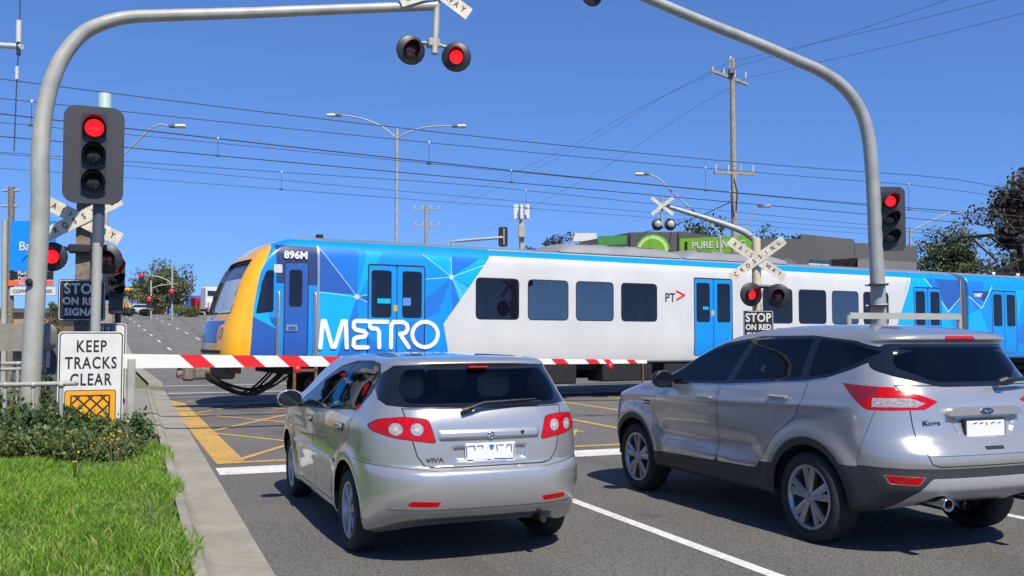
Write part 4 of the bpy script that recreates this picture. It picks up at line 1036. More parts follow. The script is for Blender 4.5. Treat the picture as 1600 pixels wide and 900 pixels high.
    flat(ribbon([(0, .26), (.26, .16), (0, .03)], .05), M('logo_red', (.7, .02, .03), .4), 12.45, 2.60)
    flat([winpoly(4.02-.16, 4.02+.16, 2.36, 2.47, .02)], M('sticker_cyan', (.0, .45, .85), .4), 0, 0, 1, 'sticker'); flat([winpoly(4.48, 4.68, 2.32, 2.50, .02)], M('sticker_blue', (.1, .25, .7), .4), 0, 0, 1, 'sticker')
    flat([winpoly(4.26, 4.34, 2.18, 2.32, .02)], signy, 0, 0, 1, 'door_button'); flat([winpoly(13.65, 13.75, 2.22, 2.36, .02)], signy, 0, 0, 1, 'door_button'); flat([winpoly(13.35, 13.55, 2.38, 2.46, .02)], MATS['sticker_cyan'], 0, 0, 1, 'sticker')
    # grab rails at the cab door
    for t in (1.60, 2.41):
        b = B(); b.box((-1.545, -t, 1.86), (.03, .075, 1.44), tsteel, bev=.008); b.tube([(-1.56, -t, 2.56), (-1.60, -t, 2.5), (-1.60, -t, 1.3), (-1.56, -t, 1.2)], .016, tsteel, 8); b.build('grab_rail', root)
    b = B(); b.box((-1.53, -1.90, 1.78), (.02, .24, .14), tsteel, bev=.005); b.box((-1.545, -1.90, 1.78), (.02, .16, .08), td, bev=.004); b.build('step_plate', root)
    b = B(); b.tube([(-.35, -.54, 2.12), (-.1, -.50, 2.1), (.45, -.62, 2.5)], .012, gap, 6); b.build('windscreen_wiper', root)
    b = B(); b.prism(ribbon([(0, 0), (.1, .1)], .03)[0], -.38, -.36, gap, T(-.55, 0, 1.75)); 
    # interior floor and seats, passengers' silhouettes stay dark behind the glass
    b = B()
    for y0, y1 in ((-3.0, -24.2), (-24.9, -48.8)):
        b.box((0, (y0+y1)/2, 1.16), (2.9, abs(y1-y0), .06), under); b.box((0, (y0+y1)/2, 3.45), (2.7, abs(y1-y0), .04), M('train_ceiling', (.35, .35, .35), .6))
    b.build('interior', root)
    b = B(); sm = M('train_seat', (.03, .05, .16), .9)
    for y in [-6.4-1.43*k for k in range(4)]+[-15.7-1.4*k for k in range(4)]:
        for x in (-1.0, 1.0): b.box((x, y-.3, 1.65), (.8, .12, .9), sm, bev=.04); b.box((x, y-.05, 1.5), (.8, .5, .12), sm, bev=.04)
    b.build('seat_row', root)
    b = B(); b.box((.0, -1.9, 1.35), (2.6, 1.2, .5), under); b.box((.3, -1.25, 1.9), (1.9, .35, .35), M('cab_desk', (.06, .08, .09), .6)); b.box((-.5, -1.9, 2.2), (.5, .15, .9), MATS['seat_cloth'], bev=.05); b.box((0, -2.62, 2.4), (2.9, .05, 2.3), MATS['train_ceiling']); b.build('cab_interior', root)
    # underframe
    def bogie(yc):
        b = B()
        for x in (-1, 1): b.box((x, yc, .62), (.12, 3.1, .20), under, bev=.03); b.box((x*1.02, yc-1.22, .48), (.22, .34, .26), rust, bev=.04); b.box((x*1.02, yc+1.22, .48), (.22, .34, .26), rust, bev=.04); b.tube([(x*1.08, yc-.2, .4), (x*1.08, yc-.2, .9)], .12, under, 12); b.tube([(x*1.08, yc+.2, .4), (x*1.08, yc+.2, .9)], .12, under, 12)
        b.box((0, yc, .68), (2., .5, .3), under)
        o = b.build('bogie', root)
        for dy in (-1.22, 1.22):
            w_ = B()
            for x in (-1, 1): w_.lathe([(0, -.065), (.40, -.065), (.42, -.05), (.42, .05), (.455, .06), (.455, .085), (0, .085)], M('wheel_steel', (.10, .075, .06), .6, .5), 32, T(x*.80, yc+dy, .44, PI/2*x))
            w_.tube([(-.8, yc+dy, .44), (.8, yc+dy, .44)], .08, under, 12); w_.build('wheelset', o)
    for yc in (-4.1, -20.4, -28.8, -45): bogie(yc)
    b = B(); dk = under
    b.box((0, -12.3, .86), (2.5, 21, .18), dk)
    for (y, l, h) in ((-8.4, 1.8, .5), (-10.9, 1.6, .46), (-13.2, 2.2, .5), (-15.9, 1.9, .44)): b.box((-1.05, y, .92-h/2), (.75, l, h), dk, bev=.03); b.box((1.05, y, .92-h/2), (.75, l, h), dk, bev=.03)
    b.box((0, -36.8, .86), (2.5, 22, .18), dk)
    for (y, l, h) in ((-32.5, 2.2, .5), (-36, 2.4, .46), (-40, 2.2, .5)): b.box((-1.05, y, .92-h/2), (.75, l, h), dk, bev=.03)
    for t in (11.35, 16.6): b.tube([(-1.46, -t, .92), (-1.46, -t, .35)], .03, rust, 8)
    b.build('underframe', root)
    # step ladder, coupler, hoses
    b = B()
    for y in (-2.0, -2.48): b.box((-1.42, y, .66), (.06, .06, .68), rust)
    b.box((-1.42, -2.24, .86), (.06, .5, .06), rust); b.box((-1.42, -2.24, .36), (.14, .5, .05), rust); b.build('cab_step', root)
    b = B(); b.box((0, -.55, .78), (.5, .9, .28), M('coupler_grey', (.18, .16, .14), .7, .3, .3, 12), bev=.05); b.box((0, -.02, .78), (.34, .26, .34), MATS['coupler_grey'], bev=.05); b.tube([(0, 0, .78), (0, .22, .76)], .08, MATS['coupler_grey'], 12); b.box((.16, .12, .86), (.06, .12, .14), under); b.box((-.14, .10, .70), (.05, .2, .05), rust); b.box((0, -.9, .86), (1.9, .12, .14), rust); b.build('coupler', root)
    rnd = random.Random(4)
    for k in range(7):
        b = B(); x = -.75+.22*k; y0 = -.30-.05*rnd.random(); y1 = -1.9-.5*rnd.random(); dp = .26+.16*rnd.random(); n = 16
        b.tube([(x+.1*math.sin(i/n*PI), y0+(y1-y0)*i/n, .80-(.80-dp)*math.sin(PI*i/n)**.9*(1-.15*math.sin(2*PI*i/n))) for i in range(n+1)], .033 if k % 2 else .024, rubber, 8); b.build('hose', root)
    # gangway, roof plant, pantograph
    b = B(); b.box((0, -24.53, 2.35), (1.6, .46, 2.5), rubber); b.box((0, -24.53, .75), (.5, .8, .2), under)
    b.box((-1.44, -24.36, 2.3), (.10, .06, 2.5), tsteel); b.build('gangway', root)
    rg = M('roof_plant_grey', (.26, .27, .285), .55, .1, .10, 1.5)
    for (y0, y1) in ((-9.0, -12.9), (-13.1, -16.9), (-32, -37)):
        b = B(); n = 12; P = [(1.15*math.cos(PI*k/n), .34*math.sin(PI*k/n)**.7) for k in range(n+1)]
        vs = [(x, y0-.0, 3.80) for x, z in P]; rows = []
        for y, s_ in ((y0, .2), (y0-.35, .85), (y0-.7, 1.), (y1+.7, 1.), (y1+.35, .9), (y1, .6)): rows.append([(x, y, 3.80+z*s_) for x, z in P])
        vs = [p for r in rows for p in r]; m = n+1
        b.add(vs, [(j*m+k, j*m+k+1, (j+1)*m+k+1, (j+1)*m+k) for j in range(len(rows)-1) for k in range(n)], rg, True); b.add(rows[-1], [list(range(m))], rg); b.add(rows[0], [list(range(m))], rg)
        for k in range(3): b.box((-.72, y0-.9-k*1.0, 4.05), (.35, .5, .05), M('vent_dark', (.09, .09, .10), .7), bev=.01)
        b.build('roof_unit', root)
    b = B(); b.tube([(-.2, -2.9, 3.88), (-.2, -2.9, 4.0)], .09, under, 12); b.build('horn', root)
    b = B(); pm = under; yp = -28.2
    for x in (-.5, .5):
        b.tube([(x, yp+.9, 3.9), (x*.9, yp-1.0, 4.5)], .05, pm, 8); b.tube([(x*.9, yp-1.0, 4.5), (x*.7, yp+.6, 5.28)], .035, pm, 8)
        b.tube([(x, yp+.9, 3.9), (x, yp-.9, 3.98)], .04, pm, 8); b.lathe([(0, 0), (.09, .0), (.09, .14), (0, .14)], ceram, 12, T(x, yp+.7, 3.84, 0, 0, PI/2)); b.lathe([(0, 0), (.09, .0), (.09, .14), (0, .14)], ceram, 12, T(x, yp-.7, 3.84, 0, 0, PI/2))
    for dy in (-.22, .22): b.tube([(-.85, yp+.6+dy, 5.16), (-.6, yp+.6+dy, 5.33), (.6, yp+.6+dy, 5.33), (.85, yp+.6+dy, 5.16)], .03, pm, 8)
    b.tube([(-.4, yp+.38, 5.30), (-.4, yp+.82, 5.30)], .02, pm, 6); b.tube([(.4, yp+.38, 5.30), (.4, yp+.82, 5.30)], .02, pm, 6); b.build('pantograph', root)
train()
bpy.data.objects['train'].rotation_euler.x = .003

# ================================================================ CROSSING EQUIPMENT AND SIGNALS
def crossbuck(parent, X, L, w_=.21, ang=R_(30), back=False, name='crossbuck', t1='RAIL  WAY', t2='CROSSING', a2=None):
    a2 = a2 or ang
    cbo = None
    for k, (s_, a) in enumerate(((t2, a2), (t1, -ang))):
        b = B(); Xk = X @ T(0, -.012 if k == 0 else .006, 0) @ Matrix.Rotation(-a, 4, 'Y'); b.prism(rrect(L, w_, .012), -.004, .004, cream, Xk, galv)
        b.tube([(-.02, .0, 0), (.02, 0, 0)], .003, galv, 5, X=Xk)
        o = b.build(name, parent)
        if not back:
            lb = B(); n = len(s_); h = w_*.62
            for i, ch in enumerate(s_):
                if ch == ' ': continue
                u = (i-(n-1)/2)*(L*.90/n)
                put(lb, textmesh(ch, h, signk, .003, .001, .8), Xk @ T(u, -.0055, 0))
            lb.build('lettering', o)
def flasher(parent, X, r=.26, lit=True, back=False, vis=.20, lens=.105):
    b = B(); b.lathe([(0, 0), (r-.01, 0), (r, .008), (r, .02), (r-.01, .024), (0, .024)], sigblk, 36, X)
    b.lathe([(lens+.03, .02), (lens+.02, .16), (lens*.6, .20), (0, .20)], sigblk, 24, X)
    f = b.build('flashing_light', parent)
    b = B(); n = 20; vs = []
    for k in range(n+1):
        a = -.75+(PI+1.5)*k/n; c, s_ = math.cos(a), math.sin(a); d = vis*(.35+.65*max(0, math.sin(a)))
        rr = lens+.025; vs += [(rr*c, 0, rr*s_), (rr*1.04*c, -d, rr*1.04*s_)]
    b.add(vs, [(2*k, 2*k+1, 2*k+3, 2*k+2) for k in range(n)], sigblk, True, X); b.build('hood', f)
    b = B(); b.lathe([(lens+.01, -.004), (lens, -.012), (lens*.5, -.03), (0, -.036)], redon if lit else redoff, 24, X); b.build('lamp_lens', f)
    return f
def signal(parent, X, w_=.88, h=1.42, lens=.15, lit=0, rim=None):
    """three-aspect road signal, facing -y; origin at its centre"""
    b = B(); b.prism(rrect(w_, h, w_*.21), 0, .012, sigback, X, sigback)
    bd = b.build('backing_board', parent)
    b = B(); b.box((0, .10, 0), (w_*.44, .2, h*.86), sigblk, X=X, bev=.03); b.prism(rrect(lens*2.7, h*.84, .05), -.012, 0, sigblk, X); hs = b.build('signal_housing', parent)
    for k, m in enumerate((redon, darkglass, darkglass)):
        z = (1-k)*h*.275
        b = B(); Xk = X @ T(0, -.004, z); b.lathe([(lens+.03, 0), (lens+.03, -.03), (lens, -.035), (lens, -.01)], sigblk, 28, Xk)
        n = 22; vs = []
        for i in range(n+1):
            a = -.75+(PI+1.5)*i/n; c, s_ = math.cos(a), math.sin(a); d = .05+.26*max(0, .25+.75*math.sin(a)); rr = lens+.025; vs += [(rr*c, -.02, rr*s_), (rr*1.03*c, -d, rr*1.03*s_-.02)]
        b.add(vs, [(2*i, 2*i+1, 2*i+3, 2*i+2) for i in range(n)], sigblk, True, Xk); b.build('hood', hs)
        b = B(); b.lathe([(lens, -.012), (lens*.8, -.03), (lens*.4, -.045), (0, -.05)], m, 24, Xk); b.build('lamp_lens', hs)
def frame_at(px, py, y, rz=A1): p = at(px, py, y); return T(p.x, p.y, p.z, rz)
face0 = A1-.10
# --- left mast with overhead arm (railway signal over the road)
def left_mast():
    base = at(48, 560, 13.305); base.z = 0
    th = thing('crossing_signal_mast', 'pale galvanised mast curving from behind the pipe rail over the left lanes, carrying twin flashers', 'mast', base, 0)
    end = at(683, 9, 14.990)-base; top = at(75, 150, 13.394)-base
    P = [Vector((0, 0, 0)), Vector((.02, 0, 1.4)), Vector((top.x*.55, top.y*.5, 3.2))]
    for px, py, y in ((63, 240, 13.349), (70, 170, 13.394), (84, 118, 13.420), (104, 80, 13.482), (130, 52, 13.571), (162, 36, 13.633), (200, 27, 13.748), (260, 24, 13.882), (380, 20.5, 14.192), (520, 15, 14.547)): P.append(at(px, py, y)-base)
    P.append(end)
    rr_ = [.138, .133, .128]+[.124-.005*k for k in range(len(P)-3)]; b = B(); P2 = spline(P, 5); b.tube(P2, [float(np.interp(k/5, range(len(P)), rr_)) for k in range(len(P2))], galvl, 20); b.box((0, 0, .02), (.5, .5, .04), galv, bev=.01)
    b.tube([P[0], P[0]+Vector((0, 0, .25))], .17, galv, 16)
    for a in range(4): b.tube([(.19*(1 if a % 2 else -1), .19*(1 if a > 1 else -1), .02), (.19*(1 if a % 2 else -1), .19*(1 if a > 1 else -1), .09)], .02, rust, 6)
    b.build('pole', th)
    b = B(); b.lathe([(0, 0), (.055, 0), (.055, -.01), (0, -.01)], gap, 12, T(.02, -.14, 2.34, 0)); b.build('access_hole', th)
    h0 = end+Vector((0, 0, .12)); lo = at(679, 84, 14.902)-base
    b = B(); b.tube([h0, lo], .055, galvl, 14); b.build('hanger', th)
    X = T(h0.x, h0.y-.09, h0.z+.02, face0); crossbuck(th, X, 1.5, .235, R_(15), a2=R_(20)) if 0 else None
    X = T(h0.x+.0, h0.y-.09, (at(683, -16, 14.902)-base).z, face0)
    crossbuck(th, X, 1.28, .215, R_(33), a2=R_(22))
    for px, py, lit in ((642, 78, False), (713, 89, True)):
        p = at(px, py, 14.857)-base; flasher(th, T(p.x, p.y, p.z, face0-(.25 if lit else -.1), 0, .08), .235, lit, vis=.20, lens=.10)
    q = at(677, 68, 14.946)-base; a = at(650, 66, 14.946)-base; c = at(706, 76, 14.946)-base
    b = B(); b.tube([a, q, c], .03, galvl, 10); b.box(q, (.2, .16, .14), galvl, rz=A1, bev=.02); b.build('bracket', th)
left_mast()
# --- right mast with road signal
def right_mast():
    y0 = 19.; base = at(1376, 500, y0); base.z = 0
    th = thing('signal_mast', 'curved grey mast rising behind the SUV roof, with a red traffic light on its side', 'mast', base, 0)
    P = [Vector((0, 0, 0))]
    for px, py, y in ((1374, 500, y0), (1369, 400, y0), (1364, 290, y0), (1357, 215, y0-.05), (1343, 170, y0-.1), (1318, 136, y0-.2), (1284, 112, y0-.35), (1240, 92, y0-.5), (1180, 66, y0-.75), (1090, 30, y0-1.1), (1000, -8, y0-1.45), (930, -36, y0-1.7)): P.append(at(px, py, y)-base)
    rr_ = [.16, .148]+[.14-.005*k for k in range(len(P)-2)]; b = B(); P2 = spline(P, 5); b.tube(P2, [float(np.interp(k/5, range(len(P)), rr_)) for k in range(len(P2))], galv, 20); b.build('pole', th)
    p = at(1391, 342, y0-.05)-base; signal(th, T(p.x, p.y, p.z, .02), .62, 1.30, .115)
    b = B(); b.box((p.x*.5, .0, p.z+.3), (abs(p.x), .06, .06), galv); b.box((p.x*.5, .0, p.z-.3), (abs(p.x), .06, .06), galv); b.build('bracket', th)
    for z in (445, 478):
        q = at(1370, z, y0-.15)-base; b = B(); b.tube([q+Vector((-.22, 0, 0)), q+Vector((.22, 0, .03))], .02, galv, 6); b.box(q, (.34, .34, .04), blackpl); b.build('clamp', th)
    e = P[-1]; b = B(); b.tube([e, e+Vector((0, 0, -.42))], .04, galv, 10); b.build('hanger', th)
    for px, py in ((924, -12), (953, -22)):
        q = at(px, py, y0-1.75)-base; flasher(th, T(q.x, q.y, q.z, A1+.2), .26, False)
right_mast()
# --- near traffic light with sign
def near_signal():
    base = at(145, 700, 13.6); base.z = 0
    th = thing('traffic_light', 'large traffic light showing red on a pale pole above the nearer KEEP TRACKS CLEAR sign', 'traffic light', base, 0)
    b = B(); b.tube([(0, 0, 0), (0, 0, (at(145, 380, 13.6)).z)], .068, galvl, 18); b.build('pole', th)
    zt = at(145, 143, 13.6).z; b = B(); b.tube([(0, .02, at(145, 385, 13.6).z), (0, .02, at(145, 300, 13.6).z)], .082, M('signal_post_sleeve', (.07, .09, .12), .4), 18); b.build('sleeve', th)
    b = B(); b.tube([(0, .14, at(145, 300, 13.6).z), (0, .14, zt-.01), (0, .14, zt)], [.09, .09, .086], mint, 18); b.build('top_tube', th)
    p = at(146.5, 242, 13.42)-base; signal(th, T(p.x, p.y, p.z, A1+.03), .80, 1.40, .128)
    # sign
    s0 = thing('road_sign', 'white KEEP TRACKS CLEAR sign with amber cross-hatched panel, in front among the bushes', 'sign', (0, 0, 0), 0)
    c = at(143.5, 518, 13.3); w_ = .842; z1 = c.z; z0 = at(143.5, 662, 13.3).z; s0.location = (c.x, c.y, 0); s0.rotation_euler = (0, 0, A1+.03)
    h = z1-z0; cz = (z0+z1)/2
    b = B(); X = T(0, 0, cz); b.prism(rrect(w_, h, .06), 0, .006, signw, X, galv); b.prism([(x, z) for x, z in rrect(w_-.03, h-.03, .05)], -.001, 0, signk, X); b.prism(rrect(w_-.06, h-.06, .045), -.002, -.001, signw, X)
    pn = b.build('sign_panel', s0)
    for k, s_ in enumerate(('KEEP', 'TRACKS', 'CLEAR')):
        b = B(); put(b, textmesh(s_, .232, signk, .005, .0006, .70, 1.16), T(.0, -.0028, z1-.215-k*.232)); b.build('lettering', pn)
    b = B(); zc = z1-.825-.27; X = T(0, -.003, zc); b.prism(rrect(.66, .56, .04), -.001, 0, signk, X); b.prism(rrect(.638, .538, .035), -.0025, -.001, signy, X)
    X2 = T(0, -.0062, zc)
    for a, c2 in (((-.245, .20), (.245, .20)), ((.245, .20), (.245, -.20)), ((.245, -.20), (-.245, -.20)), ((-.245, -.20), (-.245, .20))):
        q = slit(a, c2, .02); b.add([(p[0], 0, p[1]) for p in q], [(0, 1, 2, 3)], signk, X=X2)
    for k in range(-4, 5):
        for sg in (-1, 1):
            pts = []
            for t in np.linspace(-.6, .6, 121):
                x = k*.163+t; z = sg*t
                if abs(x) <= .245 and abs(z) <= .20: pts.append((x, z))
            if len(pts) > 4: q = slit(pts[0], pts[-1], .022); b.add([(p[0], -.0004*(2+sg), p[1]) for p in q], [(0, 1, 2, 3)], signk, X=X2)
    b.build('hatched_panel', pn)
    b = B()
    for x in (-.34, .34): b.tube([(x, .03, 0), (x, .03, z1-.05)], .025, galvl, 10)
    b.build('post', s0)
near_signal()
s0 = thing('road_sign', 'partly hidden second KEEP TRACKS CLEAR sign, just behind and right of the larger one', 'sign', at(158, 600, 15.6)*1, A1); s0.location.z = 0
b = B(); z1 = at(158, 505, 15.6).z; h = 1.35; X = T(0, 0, z1-h/2); b.prism(rrect(.74, h, .06), 0, .006, signw, X, galv); b.prism(rrect(.71, h-.03, .05), -.001, 0, signk, X); b.prism(rrect(.675, h-.065, .045), -.002, -.001, signw, X); pn = b.build('sign_panel', s0)
for k, s_ in enumerate(('KEEP', 'TRACKS', 'CLEAR')):
    b = B(); put(b, textmesh(s_, .2, signk, .005, .0006, .8, 1.1), T(0, -.0028, z1-.12-k*.2)); b.build('lettering', pn)
b = B(); b.tube([(0, .04, 0), (0, .04, z1-.1)], .03, galvl, 10); b.build('post', s0)
# --- timber post with crossbuck, flashers and stop sign
def flasher_post():
    base = at(127, 600, 15.4); base.z = 0
    th = thing('crossing_signal', 'timber post with crossbuck, flashers and STOP ON RED SIGNAL sign behind the traffic light', 'crossing signal', base, 0)
    b = B(); b.prism(rrect(.22, at(127, 318, 15.4).z, .03, 0, at(127, 318, 15.4).z/2), -.1, .1, wood, T(0, 0, 0, A1-.2)); b.box((0, 0, at(127, 319, 15.4).z+.02), (.24, .24, .04), galv, rz=A1-.2); b.build('post', th)
    p = at(124, 342, 15.2)-base; crossbuck(th, T(p.x, p.y, p.z, face0), 1.40, .215, R_(27), a2=R_(30))
    for px, py, lit in ((81, 401, True), (167, 405, False)):
        q = at(px, py, 15.1)-base; flasher(th, T(q.x, q.y, q.z, face0), .235, lit, lens=.10)
    a = at(88, 388, 15.25)-base; c = at(162, 390, 15.25)-base; b = B(); b.tube([a, c], .035, sigblk, 10); b.box((a+c)/2, (.34, .2, .14), sigblk, rz=A1, bev=.02); b.build('cross_arm', th)
    q = at(128, 469, 15.15)-base; X = T(q.x, q.y, q.z, A1)
    b = B(); b.prism(rrect(.69, .66, .05), 0, .006, signk, X, galv); b.prism(rrect(.665, .635, .04), -.001, 0, signw, X); b.prism(rrect(.645, .615, .035), -.002, -.001, signk, X); sn = b.build('stop_sign', th)
    for s_, h, z, w_ in (('STOP', .235, .175, .88), ('ON RED', .16, -.02, .88), ('SIGNAL', .16, -.195, .88)):
        b = B(); put(b, textmesh(s_, h, signw, .007, .0006, w_, 1.08), X @ T(0, -.0028, z)); b.build('lettering', sn)
flasher_post()
# --- second set of lights and black box just right of it
th = thing('traffic_light', 'narrow dark traffic light seen at an angle, right of the timber crossing post', 'traffic light', at(178, 600, 17.0), 0); th.location.z = 0
p = at(178, 436, 17.)-th.location; signal(th, T(p.x, p.y, p.z, A1+.5), .42, .78, .085)
b = B(); b.tube([(.0, .1, 0), (0, .1, p.z+.35)], .055, sigblk, 12); b.build('pole', th)
b = B(); q = at(181, 476, 16.9)-th.location; b.box(q, (.24, .25, .34), M('signal_box_grey', (.05, .05, .06), .5), rz=A1, bev=.02); b.box(q+Vector((.02, -.05, .17)), (.34, .3, .03), sigblk, rz=A1); b.build('control_box', th)
# --- boom gate
def boom():
    y0 = 15.; p0 = at(150, 564.3, y0); base = Vector((p0.x, p0.y, 0)); p1 = at(1010, 565, 18.6)
    th = thing('boom_gate', 'lowered red and white striped boom gate stretched across the lanes before the train', 'boom gate', base, 0)
    d = p1-p0; L = d.length; ux = d.normalized(); rz = math.atan2(d.y, d.x); ry = -math.asin(ux.z)
    X = Matrix.Translation(p0-base) @ Matrix.Rotation(rz, 4, 'Z') @ Matrix.Rotation(ry, 4, 'Y')
    H0, H1 = .118, .034
    def hh(t): return H0+(H1-H0)*t/L
    b = B()
    def sec(t0, t1, sl0, sl1, m):
        vs = []
        for y in (-.022, .022):
            for (t, s_, sg) in ((t0, sl0, 1), (t0, sl0, -1), (t1, sl1, -1), (t1, sl1, 1)):
                tt = min(L, max(0, t+(-s_ if sg > 0 else s_)*.5)); vs.append((tt, y, sg*hh(tt)))
        b.add(vs, [(0, 1, 2, 3), (7, 6, 5, 4), (0, 3, 7, 4), (1, 5, 6, 2), (0, 4, 5, 1), (3, 2, 6, 7)], m, False, X)
    # boundaries of the stripes measured along the arm
    def tof(px):
        # distance along the arm of picture column px
        best = min(range(0, 2001), key=lambda k: abs(800+FPX*((p0+d*k/2000).x)/((p0+d*k/2000).y)*1.0-px)); return L*best/2000
    reds = [(293, 327), (373, 406), (444, 476), (512, 540), (573, 598), (632, 655), (688, 709), (740, 760), (812, 832), (864, 884), (916, 934), (944, 954), (980, 992)]
    cur = 0; s0 = 0
    for a, c in reds:
        ta, tb_ = tof(a), tof(c); sl = .26*(1-.75*ta/L)
        sec(cur, ta, s0, sl, boomw); sec(ta, tb_, sl, sl, boomr); cur = tb_; s0 = sl
    sec(cur, L, s0, 0, boomw)
    b.build('boom_arm', th)
    for t in (tof(466), tof(953)):
        k = Vector((t, 0, -hh(t)-.05)); b = B(); b.lathe([(0, -.05), (.05, -.05), (.065, -.02), (.065, .02), (.05, .05), (0, .05)], M('boom_lamp_red', (.5, .02, .02), .3), 16, X @ Matrix.Translation(k)); b.box((t, 0, -hh(t)-.01), (.06, .05, .04), galvl, X=X); b.build('boom_lamp', th)
    # pedestal and drive
    q = at(205, 600, y0+.1)-base
    b = B(); b.box((q.x, q.y, .62), (.12, .12, 1.24), galvl, rz=rz, bev=.015); b.build('rest_post', th)
    b = B(); b.tube([(-.1, .3, 0), (-.1, .3, 1.35)], .11, galv, 14); b.box((-.1, .3, 1.05), (.42, .5, .62), galv, rz=rz, bev=.04); b.build('drive_box', th)
    b = B(); b.box((-.2, .06, .02), (.5, .05, .12), galv, X=X); b.box((-.2, .34, .02), (.5, .05, .12), galv, X=X); b.build('support_arm', th)
boom()
# --- mast in the far median with crossbuck and flashers
def median_signal():
    y0 = 20.; base = at(1183, 510, y0); base.z = 0
    th = thing('crossing_signal', 'cream post with RAILWAY CROSSING crossbuck and twin flashers, standing before the middle of the train', 'crossing signal', base, 0)
    b = B(); b.tube([(0, 0, 0), (0, 0, at(1183, 372, y0).z)], .095, M('cream_post', (.62, .54, .36), .5, 0, .1, 6), 16); b.build('post', th)
    p = at(1183, 405, y0-.15)-base; crossbuck(th, T(p.x, p.y, p.z, -.1), 1.38, .20, R_(35), a2=R_(36))
    for px, py, lit in ((1174, 460, True), (1216, 462, False)):
        q = at(px, py, y0-.3)-base; flasher(th, T(q.x, q.y, q.z, (.25 if lit else -.25)), .25, lit, vis=.3, lens=.095)
    a = at(1176, 447, y0-.1)-base; c = at(1216, 449, y0-.1)-base; b = B(); b.tube([a, c], .04, sigblk, 8); b.build('cross_arm', th)
    q = at(1185, 510, y0-.25)-base; X = T(q.x, q.y, q.z, -.1)
    b = B(); b.prism(rrect(.62, .66, .04), 0, .006, signk, X, galv); b.prism(rrect(.60, .64, .035), -.001, 0, signw, X); b.prism(rrect(.58, .62, .03), -.002, -.001, signk, X); sn = b.build('stop_sign', th)
    for s_, h, z in (('STOP', .25, .175), ('ON RED', .16, -.02), ('SIGNAL', .16, -.19)):
        b = B(); put(b, textmesh(s_, h, signw, .006, .0006, .85, 1.05), X @ T(0, -.0028, z)); b.build('lettering', sn)
median_signal()
def far_mast():
    y0 = 36.; base = at(1180, 440, y0); base.z = 0
    th = thing('crossing_signal_mast', 'curved mast beyond the train, its arm ending in a blank crossbuck and two flasher backs', 'mast', base, 0)
    P = [Vector((0, 0, 0)), at(1182, 400, y0)-base, at(1180, 378, y0)-base, at(1168, 366, y0)-base, at(1150, 357, y0)-base, at(1100, 340, y0)-base, at(1035, 320, y0)-base]
    P2 = spline(P, 4); b = B(); b.tube(P2, [float(np.interp(k/4, range(7), [.14, .13, .13, .125, .12, .10, .07])) for k in range(len(P2))], galvl, 14); b.build('pole', th)
    p = at(1035, 322, y0-.2)-base
    h = B(); h.tube([p+Vector((0, .1, .35)), p+Vector((0, .1, -.75))], .05, galvl, 8); h.build('hanger', th)
    crossbuck(th, T(p.x, p.y, p.z, 0), 1.05, .13, R_(38), back=True)
    for px in (1027, 1047):
        q = at(px, 351, y0)-base; f = flasher(th, T(q.x, q.y, q.z, PI+.1), .23, False)
        b = B(); b.lathe([(0, -.03), (.12, -.03), (.14, 0)], galvl, 16, T(q.x, q.y-.21, q.z)); b.build('lamp_back', f)
far_mast()

# ================================================================ OVERHEAD WIRES
def wire(name, label, w0, px0, py0, group=None, r=.011, sag=.25, t_=(-60, 150), span=55, ph=0):
    """a wire parallel to the rails, w0 metres beyond the near face of the train, through picture point (px0, py0)"""
    # y of the point on the vertical plane through the wire
    for k in range(400):
        t = -10+k*.1; p = TR(t, w0)
        if p.y > 1 and 800+FPX*p.x/p.y >= px0: break
    z = at(px0, py0, p.y).z; n = int((t_[1]-t_[0])/3); pts = []
    for i in range(n+1):
        tt = t_[0]+(t_[1]-t_[0])*i/n; f = ((tt+ph) % span)/span; q = TR(tt, w0, z-sag*4*f*(1-f)+sag*.5); pts.append(q)
    o = B().tube(pts, r*.75, wirem, 5, False).build(name); tag(o, label, 'cable', group); return lambda t: z-sag*4*(((t+ph) % span)/span)*(1-((t+ph) % span)/span)+sag*.5
G = 'overhead railway wires'
wire('feeder_cable', 'topmost long dark cable sloping across the sky above the railway', 8.5, 460, 167, G, .02, .6, ph=20)
z1 = wire('messenger_wire', 'second cable from the top, running above the nearest track', 1.525, 460, 190, G, .013, .4, ph=30); z2 = wire('contact_wire', 'straight thin wire hung on droppers over the nearest track', 1.525, 460, 236, G, .010, .02)
z3 = wire('messenger_wire', 'thickest cable just under the lamp arms, above the second track', 5.6, 460, 226, G, .024, .35, ph=10); z4 = wire('contact_wire', 'thick straight wire hung on droppers over the second track', 5.6, 460, 255, G, .020, .02)
z5 = wire('messenger_wire', 'thin cable low over the train roof, above the far siding', 9.6, 460, 272, G, .014, .3, ph=44); z6 = wire('contact_wire', 'lowest thin wire hung on droppers over the far siding', 9.6, 460, 298, G, .010, .02)
wire('feeder_cable', 'thin cable running between the low railway wires', 9.4, 460, 283, G, .011, .25, ph=5)
k = 0
for w0, za, zb, t0 in ((1.525, z1, z2, -3.2), (5.6, z3, z4, 1.4), (9.6, z5, z6, 4.2)):
    for i in range(-1, 6):
        t = t0+i*9.; b = B(); a = TR(t, w0, za(t)); c = TR(t, w0, zb(t)); b.tube([a, c], .006, wirem, 5); b.lathe([(0, -.05), (.024, -.03), (.024, .03), (0, .05)], ceram, 8, Matrix.Translation(a) @ Matrix.Rotation(PI/2, 4, 'X'))
        b.box(c, (.12, .03, .05), wirem, rz=TA); tag(b.build('dropper'), 'thin vertical dropper tying a railway messenger wire to its contact wire', 'dropper', 'droppers of the railway wires')
